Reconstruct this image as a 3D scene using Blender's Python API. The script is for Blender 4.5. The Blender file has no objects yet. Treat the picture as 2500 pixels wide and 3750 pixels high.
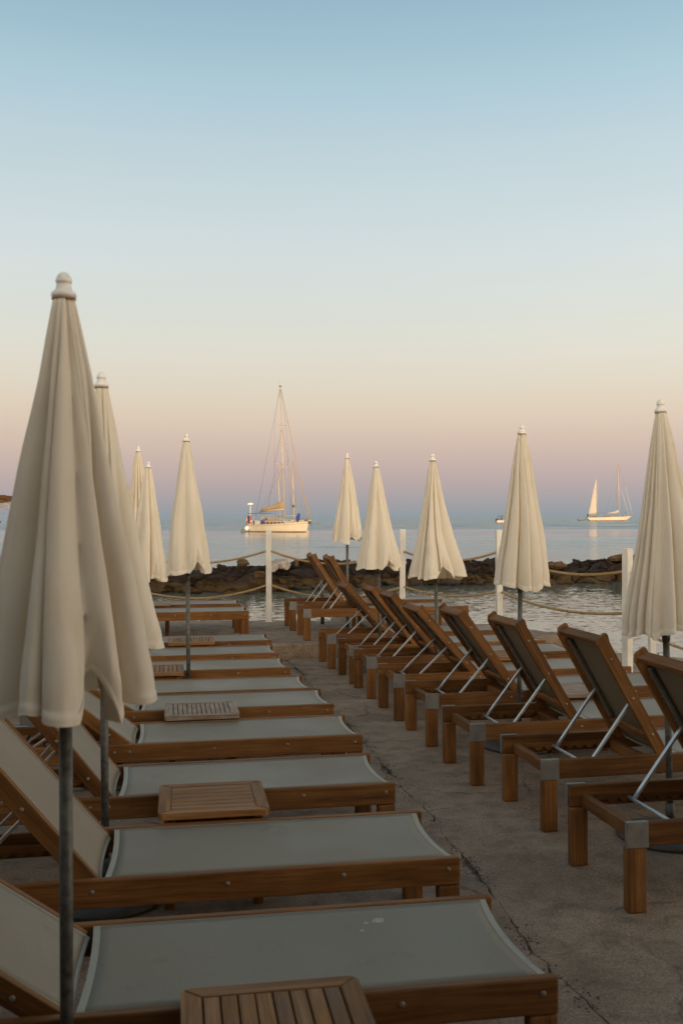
import bpy, bmesh, math, random
from mathutils import Vector, Matrix, noise
R = math.radians
PI = math.pi
random.seed(7)
scn = bpy.context.scene
col = scn.collection

# ------------------------------------------------------------------ camera
cam_d = bpy.data.cameras.new('camera')
cam = bpy.data.objects.new('camera', cam_d)
col.objects.link(cam)
scn.camera = cam
cam_d.sensor_fit = 'VERTICAL'
cam_d.sensor_height = 36.0
cam_d.sensor_width = 24.0
cam_d.lens = 35.0
cam_d.clip_start = 0.05
cam_d.clip_end = 60000
cam_d.dof.use_dof = True
cam_d.dof.focus_distance = 13.0
cam_d.dof.aperture_fstop = 5.6
cam.rotation_mode = 'QUATERNION'
pitch = math.atan(14 / 2287.0)
cam.rotation_quaternion = (Matrix.Rotation(PI / 2 + pitch, 3, 'X') @ Matrix.Rotation(-0.0058, 3, 'Z')).to_quaternion()
cam.location = (0, 0, 1.6)

# ------------------------------------------------------------------ light
SUN_EL = R(3.2)
SUN_H = Vector((0.22, -0.975, 0)).normalized()      # horizontal direction towards the sun
sd = Vector((SUN_H.x * math.cos(SUN_EL), SUN_H.y * math.cos(SUN_EL), math.sin(SUN_EL)))
sun_d = bpy.data.lights.new('sun', 'SUN')
sun_d.energy = 2.0
sun_d.angle = R(0.5)
sun_d.color = (1.0, 0.72, 0.46)
sun = bpy.data.objects.new('sun', sun_d)
col.objects.link(sun)
sun.rotation_mode = 'QUATERNION'
sun.rotation_quaternion = sd.to_track_quat('Z', 'Y')

def lin(c):
    c = c / 255.0
    return c / 12.92 if c <= 0.04045 else ((c + 0.055) / 1.055) ** 2.4
def srgb(r, g, b):
    return (lin(r), lin(g), lin(b), 1)

world = bpy.data.worlds.new('World')
scn.world = world
world.use_nodes = True
nt = world.node_tree
nt.nodes.clear()
def N(tree, t, **kw):
    n = tree.nodes.new(t)
    for k, v in kw.items():
        setattr(n, k, v)
    return n
def setramp(r, stops, interp='LINEAR'):
    r.color_ramp.interpolation = interp
    e = r.color_ramp.elements
    while len(e) > 1:
        e.remove(e[0])
    e[0].position = stops[0][0]; e[0].color = stops[0][1]
    for p, c in stops[1:]:
        q = e.new(p); q.color = c
tc = N(nt, 'ShaderNodeTexCoord')
sep = N(nt, 'ShaderNodeSeparateXYZ')
nt.links.new(tc.outputs['Generated'], sep.inputs[0])
# the sky opposite a low sun: blue-grey earth shadow, pink belt, cream, pale blue, blue
anti = N(nt, 'ShaderNodeValToRGB')
setramp(anti, [(0.0, srgb(144, 156, 162)), (0.011, srgb(160, 160, 164)), (0.033, srgb(184, 169, 168)), (0.059, srgb(204, 182, 173)),
               (0.077, srgb(214, 192, 176)), (0.1035, srgb(223, 206, 185)), (0.121, srgb(225, 213, 193)), (0.153, srgb(226, 220, 206)),
               (0.175, srgb(224, 223, 211)), (0.206, srgb(219, 223, 216)), (0.247, srgb(214, 223, 222)), (0.286, srgb(206, 219, 222)),
               (0.343, srgb(192, 211, 218)), (0.396, srgb(174, 202, 215)), (0.462, srgb(151, 184, 201)), (0.60, srgb(122, 150, 172)), (1.0, srgb(96, 114, 132))])
nt.links.new(sep.outputs['Z'], anti.inputs[0])
solar = N(nt, 'ShaderNodeValToRGB')
setramp(solar, [(0.0, (5.2, 2.9, 1.30, 1)), (0.08, (6.2, 4.1, 2.3, 1)), (0.2, (5.2, 4.0, 2.7, 1)), (0.4, (2.5, 2.2, 1.75, 1)),
                (0.7, (0.60, 0.58, 0.54, 1)), (1.0, srgb(96, 114, 132))])
nt.links.new(sep.outputs['Z'], solar.inputs[0])
dot = N(nt, 'ShaderNodeVectorMath', operation='DOT_PRODUCT')
nt.links.new(tc.outputs['Generated'], dot.inputs[0])
dot.inputs[1].default_value = (SUN_H.x, SUN_H.y, 0)
mr = N(nt, 'ShaderNodeMapRange', interpolation_type='SMOOTHSTEP')
mr.inputs['From Min'].default_value = -0.55
mr.inputs['From Max'].default_value = 0.9
nt.links.new(dot.outputs['Value'], mr.inputs['Value'])
az = N(nt, 'ShaderNodeMapRange')      # the sky grows a little brighter away from the antisolar point
az.inputs['From Min'].default_value = -1.0
az.inputs['From Max'].default_value = -0.6
az.inputs['To Min'].default_value = 0.975
az.inputs['To Max'].default_value = 1.09
nt.links.new(dot.outputs['Value'], az.inputs['Value'])
azs = N(nt, 'ShaderNodeVectorMath', operation='SCALE')
nt.links.new(anti.outputs['Color'], azs.inputs[0])
nt.links.new(az.outputs['Result'], azs.inputs['Scale'])
mx = N(nt, 'ShaderNodeMix', data_type='RGBA')
nt.links.new(mr.outputs['Result'], mx.inputs['Factor'])
nt.links.new(azs.outputs[0], mx.inputs['A'])
nt.links.new(solar.outputs['Color'], mx.inputs['B'])
# overhead the physical sky takes over
sky = N(nt, 'ShaderNodeTexSky', sky_type='NISHITA')
sky.sun_disc = False
sky.sun_elevation = SUN_EL
sky.sun_rotation = math.atan2(SUN_H.x, SUN_H.y)
nm = N(nt, 'ShaderNodeVectorMath', operation='SCALE')
nt.links.new(sky.outputs[0], nm.inputs[0])
nm.inputs['Scale'].default_value = 0.15
up = N(nt, 'ShaderNodeMapRange', interpolation_type='SMOOTHSTEP')
up.inputs['From Min'].default_value = 0.55
up.inputs['From Max'].default_value = 0.95
up.inputs['To Max'].default_value = 0.3
nt.links.new(sep.outputs['Z'], up.inputs['Value'])
mx2 = N(nt, 'ShaderNodeMix', data_type='RGBA')
nt.links.new(up.outputs['Result'], mx2.inputs['Factor'])
nt.links.new(mx.outputs['Result'], mx2.inputs['A'])
nt.links.new(nm.outputs[0], mx2.inputs['B'])
# very faint uneven air
snz = N(nt, 'ShaderNodeTexNoise')
smap = N(nt, 'ShaderNodeMapping')
smap.inputs['Scale'].default_value = (1.2, 1.2, 9)
nt.links.new(tc.outputs['Generated'], smap.inputs[0])
nt.links.new(smap.outputs[0], snz.inputs['Vector'])
snz.inputs['Scale'].default_value = 2.0
snz.inputs['Detail'].default_value = 3
svr = N(nt, 'ShaderNodeMapRange')
svr.inputs['To Min'].default_value = 0.975
svr.inputs['To Max'].default_value = 1.025
nt.links.new(snz.outputs['Fac'], svr.inputs['Value'])
sm2 = N(nt, 'ShaderNodeVectorMath', operation='SCALE')
nt.links.new(mx2.outputs['Result'], sm2.inputs[0])
nt.links.new(svr.outputs['Result'], sm2.inputs['Scale'])
bg = N(nt, 'ShaderNodeBackground')
bg.inputs['Strength'].default_value = 1.0
nt.links.new(sm2.outputs[0], bg.inputs['Color'])
wo = N(nt, 'ShaderNodeOutputWorld')
nt.links.new(bg.outputs[0], wo.inputs['Surface'])

scn.view_settings.view_transform = 'Standard'
scn.view_settings.look = 'None'
scn.view_settings.exposure = 0.0
scn.view_settings.gamma = 1.0
scn.view_settings.use_curve_mapping = False

# ------------------------------------------------------------------ materials
class Mat:
    def __init__(s, name, rough=0.6, metal=0.0, spec=0.5, base=(0.5, 0.5, 0.5)):
        s.m = bpy.data.materials.new(name)
        s.m.use_nodes = True
        s.t = s.m.node_tree
        s.b = s.t.nodes['Principled BSDF']
        s.b.inputs['Roughness'].default_value = rough
        s.b.inputs['Metallic'].default_value = metal
        s.b.inputs['Specular IOR Level'].default_value = spec
        s.b.inputs['Base Color'].default_value = (*base, 1)
        s.tc = s.t.nodes.new('ShaderNodeTexCoord')
        s.h = None
    def link(s, a, b): s.t.links.new(a, b)
    def coords(s, scale=(1, 1, 1), space='Object'):
        mp = s.t.nodes.new('ShaderNodeMapping')
        mp.inputs['Scale'].default_value = scale
        if space == 'World':
            g = s.t.nodes.new('ShaderNodeNewGeometry')
            s.link(g.outputs['Position'], mp.inputs[0])
        else:
            s.link(s.tc.outputs[space], mp.inputs[0])
        return mp.outputs[0]
    def rnd(s, vec, amt=37.0):
        oi = s.t.nodes.new('ShaderNodeObjectInfo')
        mu = s.t.nodes.new('ShaderNodeMath'); mu.operation = 'MULTIPLY'; mu.inputs[1].default_value = amt
        s.link(oi.outputs['Random'], mu.inputs[0])
        ad = s.t.nodes.new('ShaderNodeVectorMath'); ad.operation = 'ADD'
        s.link(vec, ad.inputs[0]); s.link(mu.outputs[0], ad.inputs[1])
        return ad.outputs[0]
    def random(s):
        return s.t.nodes.new('ShaderNodeObjectInfo').outputs['Random']
    def noise(s, vec, scale, detail=4, rough=0.55, dist=0.0):
        n = s.t.nodes.new('ShaderNodeTexNoise')
        n.inputs['Scale'].default_value = scale
        n.inputs['Detail'].default_value = detail
        n.inputs['Roughness'].default_value = rough
        n.inputs['Distortion'].default_value = dist
        s.link(vec, n.inputs['Vector'])
        return n.outputs['Fac']
    def ramp(s, fac, stops):
        r = s.t.nodes.new('ShaderNodeValToRGB')
        setramp(r, [(p, (*c, 1) if len(c) == 3 else c) for p, c in stops])
        s.link(fac, r.inputs[0])
        return r.outputs['Color']
    def mix(s, a, b, fac, blend='MIX'):
        m = s.t.nodes.new('ShaderNodeMix'); m.data_type = 'RGBA'; m.blend_type = blend
        for v, k in ((a, 'A'), (b, 'B')):
            if isinstance(v, tuple): m.inputs[k].default_value = (*v, 1)
            else: s.link(v, m.inputs[k])
        if isinstance(fac, (int, float)): m.inputs['Factor'].default_value = fac
        else: s.link(fac, m.inputs['Factor'])
        return m.outputs['Result']
    def math(s, op, a, b=0.0, c=None):
        m = s.t.nodes.new('ShaderNodeMath'); m.operation = op
        for i, v in enumerate((a, b) if c is None else (a, b, c)):
            if isinstance(v, (int, float)): m.inputs[i].default_value = v
            else: s.link(v, m.inputs[i])
        return m.outputs[0]
    def maprange(s, v, a, b, c=0.0, d=1.0, smooth=True):
        m = s.t.nodes.new('ShaderNodeMapRange')
        if smooth: m.interpolation_type = 'SMOOTHSTEP'
        for k, x in zip(('From Min', 'From Max', 'To Min', 'To Max'), (a, b, c, d)):
            m.inputs[k].default_value = x
        s.link(v, m.inputs['Value'])
        return m.outputs['Result']
    def color(s, c): s.link(c, s.b.inputs['Base Color'])
    def roughness(s, c): s.link(c, s.b.inputs['Roughness'])
    def bump(s, h, strength=0.5, dist=0.01):
        b = s.t.nodes.new('ShaderNodeBump')
        if isinstance(strength, (int, float)): b.inputs['Strength'].default_value = strength
        else: s.link(strength, b.inputs['Strength'])
        b.inputs['Distance'].default_value = dist
        s.link(h, b.inputs['Height'])
        if s.h is not None: s.link(s.h, b.inputs['Normal'])
        s.h = b.outputs['Normal']
        s.link(s.h, s.b.inputs['Normal'])

def wood(name, axis, dark, mid, light, weather=0.0):
    m = Mat(name, rough=0.6, spec=0.22)
    sc = {'x': (1.2, 22, 22), 'y': (22, 1.2, 22), 'z': (22, 22, 1.2)}[axis]
    v = m.rnd(m.coords(sc))
    g1 = m.noise(v, 1.0, 5, 0.6, 0.6)
    sc2 = {'x': (6, 160, 160), 'y': (160, 6, 160), 'z': (160, 160, 6)}[axis]
    v2 = m.rnd(m.coords(sc2))
    g2 = m.noise(v2, 1.0, 2, 0.5)
    c = m.ramp(g1, [(0.25, dark), (0.5, mid), (0.78, light)])
    c = m.mix(c, m.ramp(g2, [(0.3, (0.56, 0.53, 0.50)), (0.7, (1.16, 1.15, 1.13))]), 0.7, 'MULTIPLY')
    blot = m.noise(m.rnd(m.coords((1, 1, 1))), 5.0, 4, 0.6)
    c = m.mix(c, m.ramp(blot, [(0.3, (0.62, 0.55, 0.5)), (0.6, (1.06, 1.04, 1.0))]), 0.6, 'MULTIPLY')
    r = m.random()
    c = m.mix(c, m.ramp(r, [(0.0, (0.72, 0.70, 0.70)), (0.5, (1.0, 1.0, 1.0)), (1.0, (1.22, 1.16, 1.05))]), 0.85, 'MULTIPLY')
    if weather:
        w = m.noise(m.rnd(m.coords((3, 3, 3))), 4.0, 4, 0.6)
        gry = m.ramp(g2, [(0.3, (0.17, 0.145, 0.12)), (0.7, (0.36, 0.325, 0.28))])
        c = m.mix(c, gry, m.math('MULTIPLY', m.ramp(w, [(0.35, (0.45,) * 3), (0.65, (1,) * 3)]), weather))
    m.color(c)
    m.roughness(m.maprange(blot, 0.3, 0.7, 0.5, 0.75))
    m.bump(g2, 0.25, 0.0015)
    m.bump(g1, 0.2, 0.003)
    return m.m
TD, TM, TL = (0.100, 0.042, 0.013), (0.200, 0.092, 0.029), (0.29, 0.148, 0.054)
wood_x = wood('teak along length', 'x', TD, TM, TL)
wood_y = wood('teak across', 'y', TD, TM, TL)
wood_z = wood('teak upright', 'z', TD, TM, TL)
AD, AM, AL = (0.13, 0.058, 0.018), (0.26, 0.128, 0.042), (0.36, 0.20, 0.08)
tw_x = wood('table teak along x', 'x', AD, AM, AL, 0.05)
tw_y = wood('table teak along y', 'y', AD, AM, AL, 0.05)
twg_x = wood('weathered teak along x', 'x', AD, AM, AL, 0.85)
twg_y = wood('weathered teak along y', 'y', AD, AM, AL, 0.85)

def fabric(name, a, b):
    m = Mat(name, rough=0.6, spec=0.34)
    v = m.rnd(m.coords((1, 1, 1)))
    g = m.noise(v, 2.2, 3, 0.5)
    sp = m.noise(m.coords((1, 1, 1)), 420, 1, 0.5)
    c = m.ramp(g, [(0.3, a), (0.7, b)])
    c = m.mix(c, m.ramp(sp, [(0.35, (0.8, 0.8, 0.8)), (0.65, (1.14, 1.14, 1.14))]), 0.8, 'MULTIPLY')
    dirt = m.noise(m.rnd(m.coords((1, 1, 1)), 11), 9, 5, 0.65)
    c = m.mix(c, m.ramp(dirt, [(0.28, (0.78, 0.76, 0.70)), (0.42, (1, 1, 1))]), 0.6, 'MULTIPLY')
    m.color(c)
    m.roughness(m.maprange(g, 0.3, 0.7, 0.42, 0.6))
    m.bump(sp, 0.35, 0.0012)
    return m.m
mesh_fabric = fabric('grey sling fabric', (0.195, 0.168, 0.118), (0.225, 0.195, 0.138))
shaded_fabric = fabric('shaded sling underside', (0.165, 0.130, 0.088), (0.195, 0.155, 0.105))  # browner copy of the sling: warm shade behind the backrests put into its colour
pipe_fabric = fabric('sling edge piping', (0.30, 0.285, 0.225), (0.34, 0.325, 0.26))

def canvas():
    m = Mat('cream canvas', rough=0.85, spec=0.2)
    v = m.rnd(m.coords((1, 1, 1)))
    g = m.noise(v, 3.0, 5, 0.6)
    c = m.ramp(g, [(0.3, (0.80, 0.74, 0.62)), (0.7, (0.85, 0.795, 0.685))])
    st = m.noise(m.rnd(m.coords((1, 1, .35)), 9), 9, 5, 0.6)
    c = m.mix(c, m.ramp(st, [(0.28, (0.88, 0.83, 0.74)), (0.46, (1, 1, 1))]), 0.7, 'MULTIPLY')
    m.color(c)
    wr = m.noise(m.rnd(m.coords((1, 1, 0.35))), 26, 4, 0.6, 0.8)
    weave = m.noise(m.coords((1, 1, 1)), 500, 1, 0.5)
    m.bump(wr, 0.32, 0.006)
    m.bump(weave, 0.15, 0.001)
    m.b.inputs['Sheen Weight'].default_value = 0.1
    # thin cloth lets some light through
    tr = m.t.nodes.new('ShaderNodeBsdfTranslucent')
    tr.inputs['Color'].default_value = (0.80, 0.62, 0.40, 1)
    ms = m.t.nodes.new('ShaderNodeMixShader')
    ms.inputs[0].default_value = 0.20
    out = [n for n in m.t.nodes if n.type == 'OUTPUT_MATERIAL'][0]
    m.link(m.b.outputs[0], ms.inputs[1]); m.link(tr.outputs[0], ms.inputs[2])
    m.link(ms.outputs[0], out.inputs['Surface'])
    return m.m
canvas_m = canvas()

def plain(name, base, rough=0.5, metal=0.0, var=0.12, nscale=6, spec=0.5, bump=0.0, space='Object'):
    m = Mat(name, rough=rough, metal=metal, spec=spec)
    g = m.noise(m.rnd(m.coords((1, 1, 1), space)), nscale, 5, 0.6)
    lo = tuple(x * (1 - var) for x in base); hi = tuple(min(1, x * (1 + var)) for x in base)
    m.color(m.ramp(g, [(0.3, lo), (0.7, hi)]))
    m.roughness(m.maprange(g, 0.3, 0.7, max(0.02, rough - 0.08), min(1, rough + 0.1)))
    if bump: m.bump(g, bump, 0.004)
    return m.m
aluminium = plain('brushed aluminium', (0.55, 0.55, 0.54), 0.42, 0.85, 0.1, 30)
bracket_m = plain('dull steel plate', (0.27, 0.265, 0.25), 0.5, 0.6, 0.15, 25)
galv = plain('galvanised steel', (0.095, 0.098, 0.088), 0.55, 0.35, 0.55, 38, bump=0.1)
dark_steel = plain('dark weathered steel', (0.10, 0.10, 0.095), 0.55, 0.4, 0.4, 30)
white_paint = plain('white painted metal', (0.66, 0.64, 0.59), 0.5, 0, 0.12, 5, bump=0.05)
white_plastic = plain('white plastic', (0.80, 0.79, 0.75), 0.4, 0, 0.05, 9)
screw_m = plain('screw steel', (0.28, 0.25, 0.21), 0.5, 0.5, 0.1, 30)
base_m = plain('dark cast base', (0.07, 0.066, 0.06), 0.55, 0.05, 0.3, 12)
rope_m = plain('manila rope', (0.40, 0.275, 0.130), 0.85, 0, 0.3, 45, bump=0.3)
plaster_m = plain('pale plaster', (0.36, 0.27, 0.18), 0.9, 0, 0.15, 2, bump=0.2)
hull_m = plain('cream hull gelcoat', (0.66, 0.56, 0.42), 0.3, 0, 0.03, 0.4)
deck_m = plain('boat deck', (0.52, 0.48, 0.42), 0.5, 0, 0.06, 1)
mast_m = plain('painted mast', (0.44, 0.36, 0.27), 0.4, 0, 0.04, 1)
boot_m = plain('red brown antifouling', (0.16, 0.045, 0.03), 0.6, 0, 0.2, 1)
line_m = plain('dark hull line', (0.10, 0.07, 0.05), 0.6, 0, 0.1, 2)
wire_m = plain('rigging wire', (0.22, 0.19, 0.17), 0.5, 0.3, 0.1, 3)
glass_m = plain('tinted cabin window', (0.05, 0.045, 0.04), 0.12, 0, 0.2, 2)
beige_m = plain('beige canvas cover', (0.36, 0.26, 0.16), 0.9, 0, 0.15, 3, bump=0.3)
sail_m = plain('cream sailcloth', (0.46, 0.42, 0.36), 0.8, 0, 0.05, 0.6)
blue_m = plain('blue canvas', (0.02, 0.05, 0.28), 0.8, 0, 0.2, 3)
navy_m = plain('navy cloth', (0.03, 0.035, 0.07), 0.9, 0, 0.2, 3)
pink_m = plain('pink cloth', (0.75, 0.33, 0.33), 0.9, 0, 0.15, 3)
red_m = plain('rust red cloth', (0.40, 0.11, 0.06), 0.9, 0, 0.2, 3)
orange_m = plain('orange cloth', (0.65, 0.33, 0.08), 0.9, 0, 0.2, 3)
rubber_m = plain('grey rubber', (0.16, 0.16, 0.155), 0.7, 0, 0.2, 3)
teak_far = plain('varnished trim', (0.26, 0.12, 0.05), 0.4, 0, 0.2, 2)
dropping_m = plain('chalky stain', (0.38, 0.375, 0.33), 0.9, 0, 0.3, 90)
leaf_m = plain('dry leaf', (0.05, 0.035, 0.02), 0.9, 0, 0.4, 90)
thatch_m = plain('dry reed', (0.62, 0.52, 0.38), 0.95, 0, 0.35, 30)

def concrete(name, base, dark, light):
    m = Mat(name, rough=0.9, spec=0.25)
    v = m.coords((1, 1, 1), 'World')
    big = m.noise(v, 1.1, 6, 0.62, 0.4)
    med = m.noise(v, 6.5, 9, 0.72, 0.3)
    fine = m.noise(v, 85, 4, 0.75)
    c = m.ramp(big, [(0.3, dark), (0.52, base), (0.75, light)])
    c = m.mix(c, m.ramp(med, [(0.32, (0.58, 0.56, 0.53)), (0.5, (0.98, 0.98, 0.98)), (0.68, (1.28, 1.26, 1.24))]), 0.9, 'MULTIPLY')
    c = m.mix(c, m.ramp(fine, [(0.32, (0.45, 0.45, 0.45)), (0.68, (1.38, 1.38, 1.38))]), 0.85, 'MULTIPLY')
    # pale scuffs and dark stains
    sc = m.noise(m.coords((1, 3.2, 1), 'World'), 9, 7, 0.75, 1.2)
    c = m.mix(c, (0.52, 0.48, 0.42), m.maprange(sc, 0.64, 0.78, 0, 0.55))
    st = m.noise(m.coords((1.0, 1.7, 1), 'World'), 2.6, 7, 0.7, 0.8)
    c = m.mix(c, tuple(x * 0.42 for x in dark), m.maprange(st, 0.60, 0.76, 0, 0.65))
    # hairline cracks
    nz = m.t.nodes.new('ShaderNodeTexNoise'); nz.inputs['Scale'].default_value = 1.7; nz.inputs['Detail'].default_value = 6
    m.link(v, nz.inputs['Vector'])
    ad = m.t.nodes.new('ShaderNodeVectorMath'); ad.operation = 'MULTIPLY_ADD'
    m.link(nz.outputs['Color'], ad.inputs[0]); ad.inputs[1].default_value = (0.5, 0.5, 0); m.link(v, ad.inputs[2])
    vo = m.t.nodes.new('ShaderNodeTexVoronoi'); vo.feature = 'DISTANCE_TO_EDGE'; vo.inputs['Scale'].default_value = 0.62
    m.link(ad.outputs[0], vo.inputs['Vector'])
    cr = m.maprange(vo.outputs['Distance'], 0.0, 0.0075, 1, 0)
    cr = m.math('MULTIPLY', cr, m.maprange(m.noise(v, 1.9, 3), 0.45, 0.6))
    c = m.mix(c, (0.035, 0.028, 0.022), m.math('MULTIPLY', cr, 0.75))
    m.color(c)
    m.bump(big, 0.35, 0.05)
    m.bump(med, 0.5, 0.012)
    m.bump(fine, 0.55, 0.003)
    m.bump(cr, -0.6, 0.01)
    return m.m
conc = concrete('worn concrete', (0.295, 0.224, 0.160), (0.205, 0.152, 0.107), (0.375, 0.295, 0.220))
conc_l = concrete('pale concrete', (0.34, 0.30, 0.25), (0.24, 0.20, 0.16), (0.44, 0.40, 0.35))
conc_d = plain('dark joint fill', (0.085, 0.065, 0.048), 0.95, 0, 0.4, 40, bump=0.3)

def rock_mat(name, a, b, c3, moss=0.0):
    m = Mat(name, rough=0.85, spec=0.3)
    v = m.rnd(m.coords((1, 1, 1)))
    g = m.noise(v, 2.4, 8, 0.68, 0.5)
    f = m.noise(v, 14, 6, 0.7)
    c = m.ramp(g, [(0.3, a), (0.52, b), (0.75, c3)])
    c = m.mix(c, m.ramp(f, [(0.3, (0.5, 0.5, 0.5)), (0.7, (1.35, 1.35, 1.35))]), 0.8, 'MULTIPLY')
    g2 = m.t.nodes.new('ShaderNodeNewGeometry')
    sp = m.t.nodes.new('ShaderNodeSeparateXYZ'); m.link(g2.outputs['Position'], sp.inputs[0])
    wob = m.math('ADD', sp.outputs['Z'], m.math('MULTIPLY', m.noise(m.coords((1, 1, 1), 'World'), 1.3, 4), 0.35))
    # tidal band: ochre weed above the water, black wet rim at it
    band = m.math('MULTIPLY', m.maprange(wob, -0.44, -0.34, 0, 1), m.maprange(wob, -0.22, -0.04, 1, 0))
    c = m.mix(c, (0.13, 0.083, 0.030), m.math('MULTIPLY', band, 0.6))
    wet = m.maprange(wob, -0.42, -0.34, 1, 0)
    c = m.mix(c, (0.018, 0.014, 0.010), m.math('MULTIPLY', wet, 0.8))
    m.color(c)
    m.roughness(m.maprange(wob, -0.42, -0.30, 0.35, 0.88))
    m.bump(g, 1.0, 0.16)
    m.bump(f, 1.0, 0.05)
    return m.m
rock_dark = rock_mat('dark brown rock', (0.013, 0.0085, 0.006), (0.034, 0.022, 0.015), (0.095, 0.066, 0.047))
rock_tan = rock_mat('ochre rock', (0.06, 0.038, 0.018), (0.125, 0.08, 0.038), (0.22, 0.15, 0.08))
rock_pale = rock_mat('pale grey rock', (0.22, 0.19, 0.17), (0.42, 0.38, 0.35), (0.58, 0.54, 0.50))

def water():
    m = Mat('sea water', rough=0.06, spec=0.5, base=(0.020, 0.062, 0.068))
    g = m.t.nodes.new('ShaderNodeNewGeometry')
    sp = m.t.nodes.new('ShaderNodeSeparateXYZ'); m.link(g.outputs['Position'], sp.inputs[0])
    Y = sp.outputs['Y']
    m.b.inputs['IOR'].default_value = 1.333
    # shallow greenish water by the deck, deep blue-green further out
    m.color(m.mix((0.125, 0.140, 0.110), (0.006, 0.150, 0.205), m.maprange(Y, 24, 75)))
    # wind zones: ruffled near, a calm slick from about 85 to 190 m, ruffled beyond
    wv = m.noise(m.coords((0.012, 0.05, 1), 'World'), 1.0, 4, 0.6)
    Yw = m.math('MULTIPLY', Y, m.maprange(wv, 0.2, 0.8, 0.80, 1.22, False))
    near = m.maprange(Yw, 80, 122, 1.0, 0.0)
    far = m.maprange(Yw, 165, 215, 0.0, 1.0)
    shelter = m.maprange(Y, 26, 60, 0.20, 0.95)
    amp = m.math('ADD', m.math('MULTIPLY', near, shelter), m.math('MULTIPLY', far, 3.4))
    amp = m.math('ADD', m.math('MULTIPLY', amp, 0.82), 0.18)
    def slope(scale, sx, sy, det):
        n = m.t.nodes.new('ShaderNodeTexNoise'); n.inputs['Scale'].default_value = 1.0; n.inputs['Detail'].default_value = det
        n.inputs['Roughness'].default_value = 0.6; n.inputs['Distortion'].default_value = 0.3
        m.link(m.coords((scale[0], scale[1], 1), 'World'), n.inputs['Vector'])
        a = m.t.nodes.new('ShaderNodeVectorMath'); a.operation = 'SUBTRACT'; a.inputs[1].default_value = (0.5, 0.5, 0.5)
        m.link(n.outputs['Color'], a.inputs[0])
        c = m.t.nodes.new('ShaderNodeVectorMath'); c.operation = 'MULTIPLY'; c.inputs[1].default_value = (sx, sy, 0)
        m.link(a.outputs[0], c.inputs[0])
        return c.outputs[0]
    def vadd(a, b):
        n = m.t.nodes.new('ShaderNodeVectorMath'); n.operation = 'ADD'; m.link(a, n.inputs[0])
        if isinstance(b, tuple): n.inputs[1].default_value = b
        else: m.link(b, n.inputs[1])
        return n.outputs[0]
    big = m.t.nodes.new('ShaderNodeVectorMath'); big.operation = 'SCALE'
    m.link(slope((0.07, 0.30), 0.20, 1.0, 3), big.inputs[0]); m.link(m.maprange(Y, 30, 90, 0.12, 1.0), big.inputs['Scale'])
    tot = vadd(vadd(slope((6.0, 14.0), 0.45, 0.80, 2), slope((1.8, 5.2), 0.30, 0.55, 3)), big.outputs[0])
    sc = m.t.nodes.new('ShaderNodeVectorMath'); sc.operation = 'SCALE'
    m.link(tot, sc.inputs[0]); m.link(amp, sc.inputs['Scale'])
    nn = m.t.nodes.new('ShaderNodeVectorMath'); nn.operation = 'NORMALIZE'
    m.link(vadd(sc.outputs[0], (0, 0, 1)), nn.inputs[0])
    m.link(nn.outputs[0], m.b.inputs['Normal'])
    m.roughness(m.maprange(amp, 0.1, 1.0, 0.05, 0.13))
    return m.m
water_m = water()

# ------------------------------------------------------------------ mesh helpers
def link(name, mesh, parent=None, loc=(0, 0, 0), rot=(0, 0, 0)):
    o = bpy.data.objects.new(name, mesh)
    o.location = loc
    o.rotation_euler = rot
    if parent is not None: o.parent = parent
    col.objects.link(o)
    return o
def tag(o, label=None, cat=None, group=None, kind=None):
    if label: o['label'] = label
    if cat: o['category'] = cat
    if group: o['group'] = group
    if kind: o['kind'] = kind
    return o
def empty(name, loc, rz=0.0):
    o = bpy.data.objects.new(name, None)
    o.location = loc; o.rotation_euler = (0, 0, rz)
    o.empty_display_size = 0.2
    col.objects.link(o)
    return o
def to_mesh(bm, name, m, smooth=False):
    bmesh.ops.recalc_face_normals(bm, faces=bm.faces)
    me = bpy.data.meshes.new(name)
    bm.to_mesh(me); bm.free()
    if isinstance(m, (list, tuple)):
        for x in m: me.materials.append(x)
    else: me.materials.append(m)
    if smooth:
        me.polygons.foreach_set('use_smooth', [True] * len(me.polygons))
    return me
def add_box(bm, x0, x1, y0, y1, z0, z1, bev=0.0, seg=1):
    r = bmesh.ops.create_cube(bm, size=1)
    vs = r['verts']
    for v in vs:
        v.co = Vector(((x0 + x1) / 2 + v.co.x * (x1 - x0), (y0 + y1) / 2 + v.co.y * (y1 - y0), (z0 + z1) / 2 + v.co.z * (z1 - z0)))
    if bev:
        es = set()
        for v in vs: es.update(v.link_edges)
        bmesh.ops.bevel(bm, geom=list(es), offset=bev, segments=seg, affect='EDGES', profile=0.5)
    return vs
def box(name, m, x0, x1, y0, y1, z0, z1, bev=0.0, seg=1):
    bm = bmesh.new(); add_box(bm, x0, x1, y0, y1, z0, z1, bev, seg)
    return to_mesh(bm, name, m)
def add_tube(bm, pts, rad, n=8, cap=True):
    pts = [Vector(p) for p in pts]
    rs = rad if isinstance(rad, (list, tuple)) else [rad] * len(pts)
    rings = []
    ref = None
    for i, p in enumerate(pts):
        t = (pts[min(i + 1, len(pts) - 1)] - pts[max(i - 1, 0)]).normalized()
        if ref is None:
            ref = Vector((0, 0, 1)) if abs(t.z) < 0.9 else Vector((1, 0, 0))
        a = t.cross(ref).normalized(); b = t.cross(a).normalized()
        ref = -b if False else ref
        rings.append([bm.verts.new(p + (a * math.cos(2 * PI * k / n) + b * math.sin(2 * PI * k / n)) * rs[i]) for k in range(n)])
    for i in range(len(rings) - 1):
        for k in range(n):
            bm.faces.new((rings[i][k], rings[i][(k + 1) % n], rings[i + 1][(k + 1) % n], rings[i + 1][k]))
    if cap:
        bm.faces.new(rings[0][::-1]); bm.faces.new(rings[-1])
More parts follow.
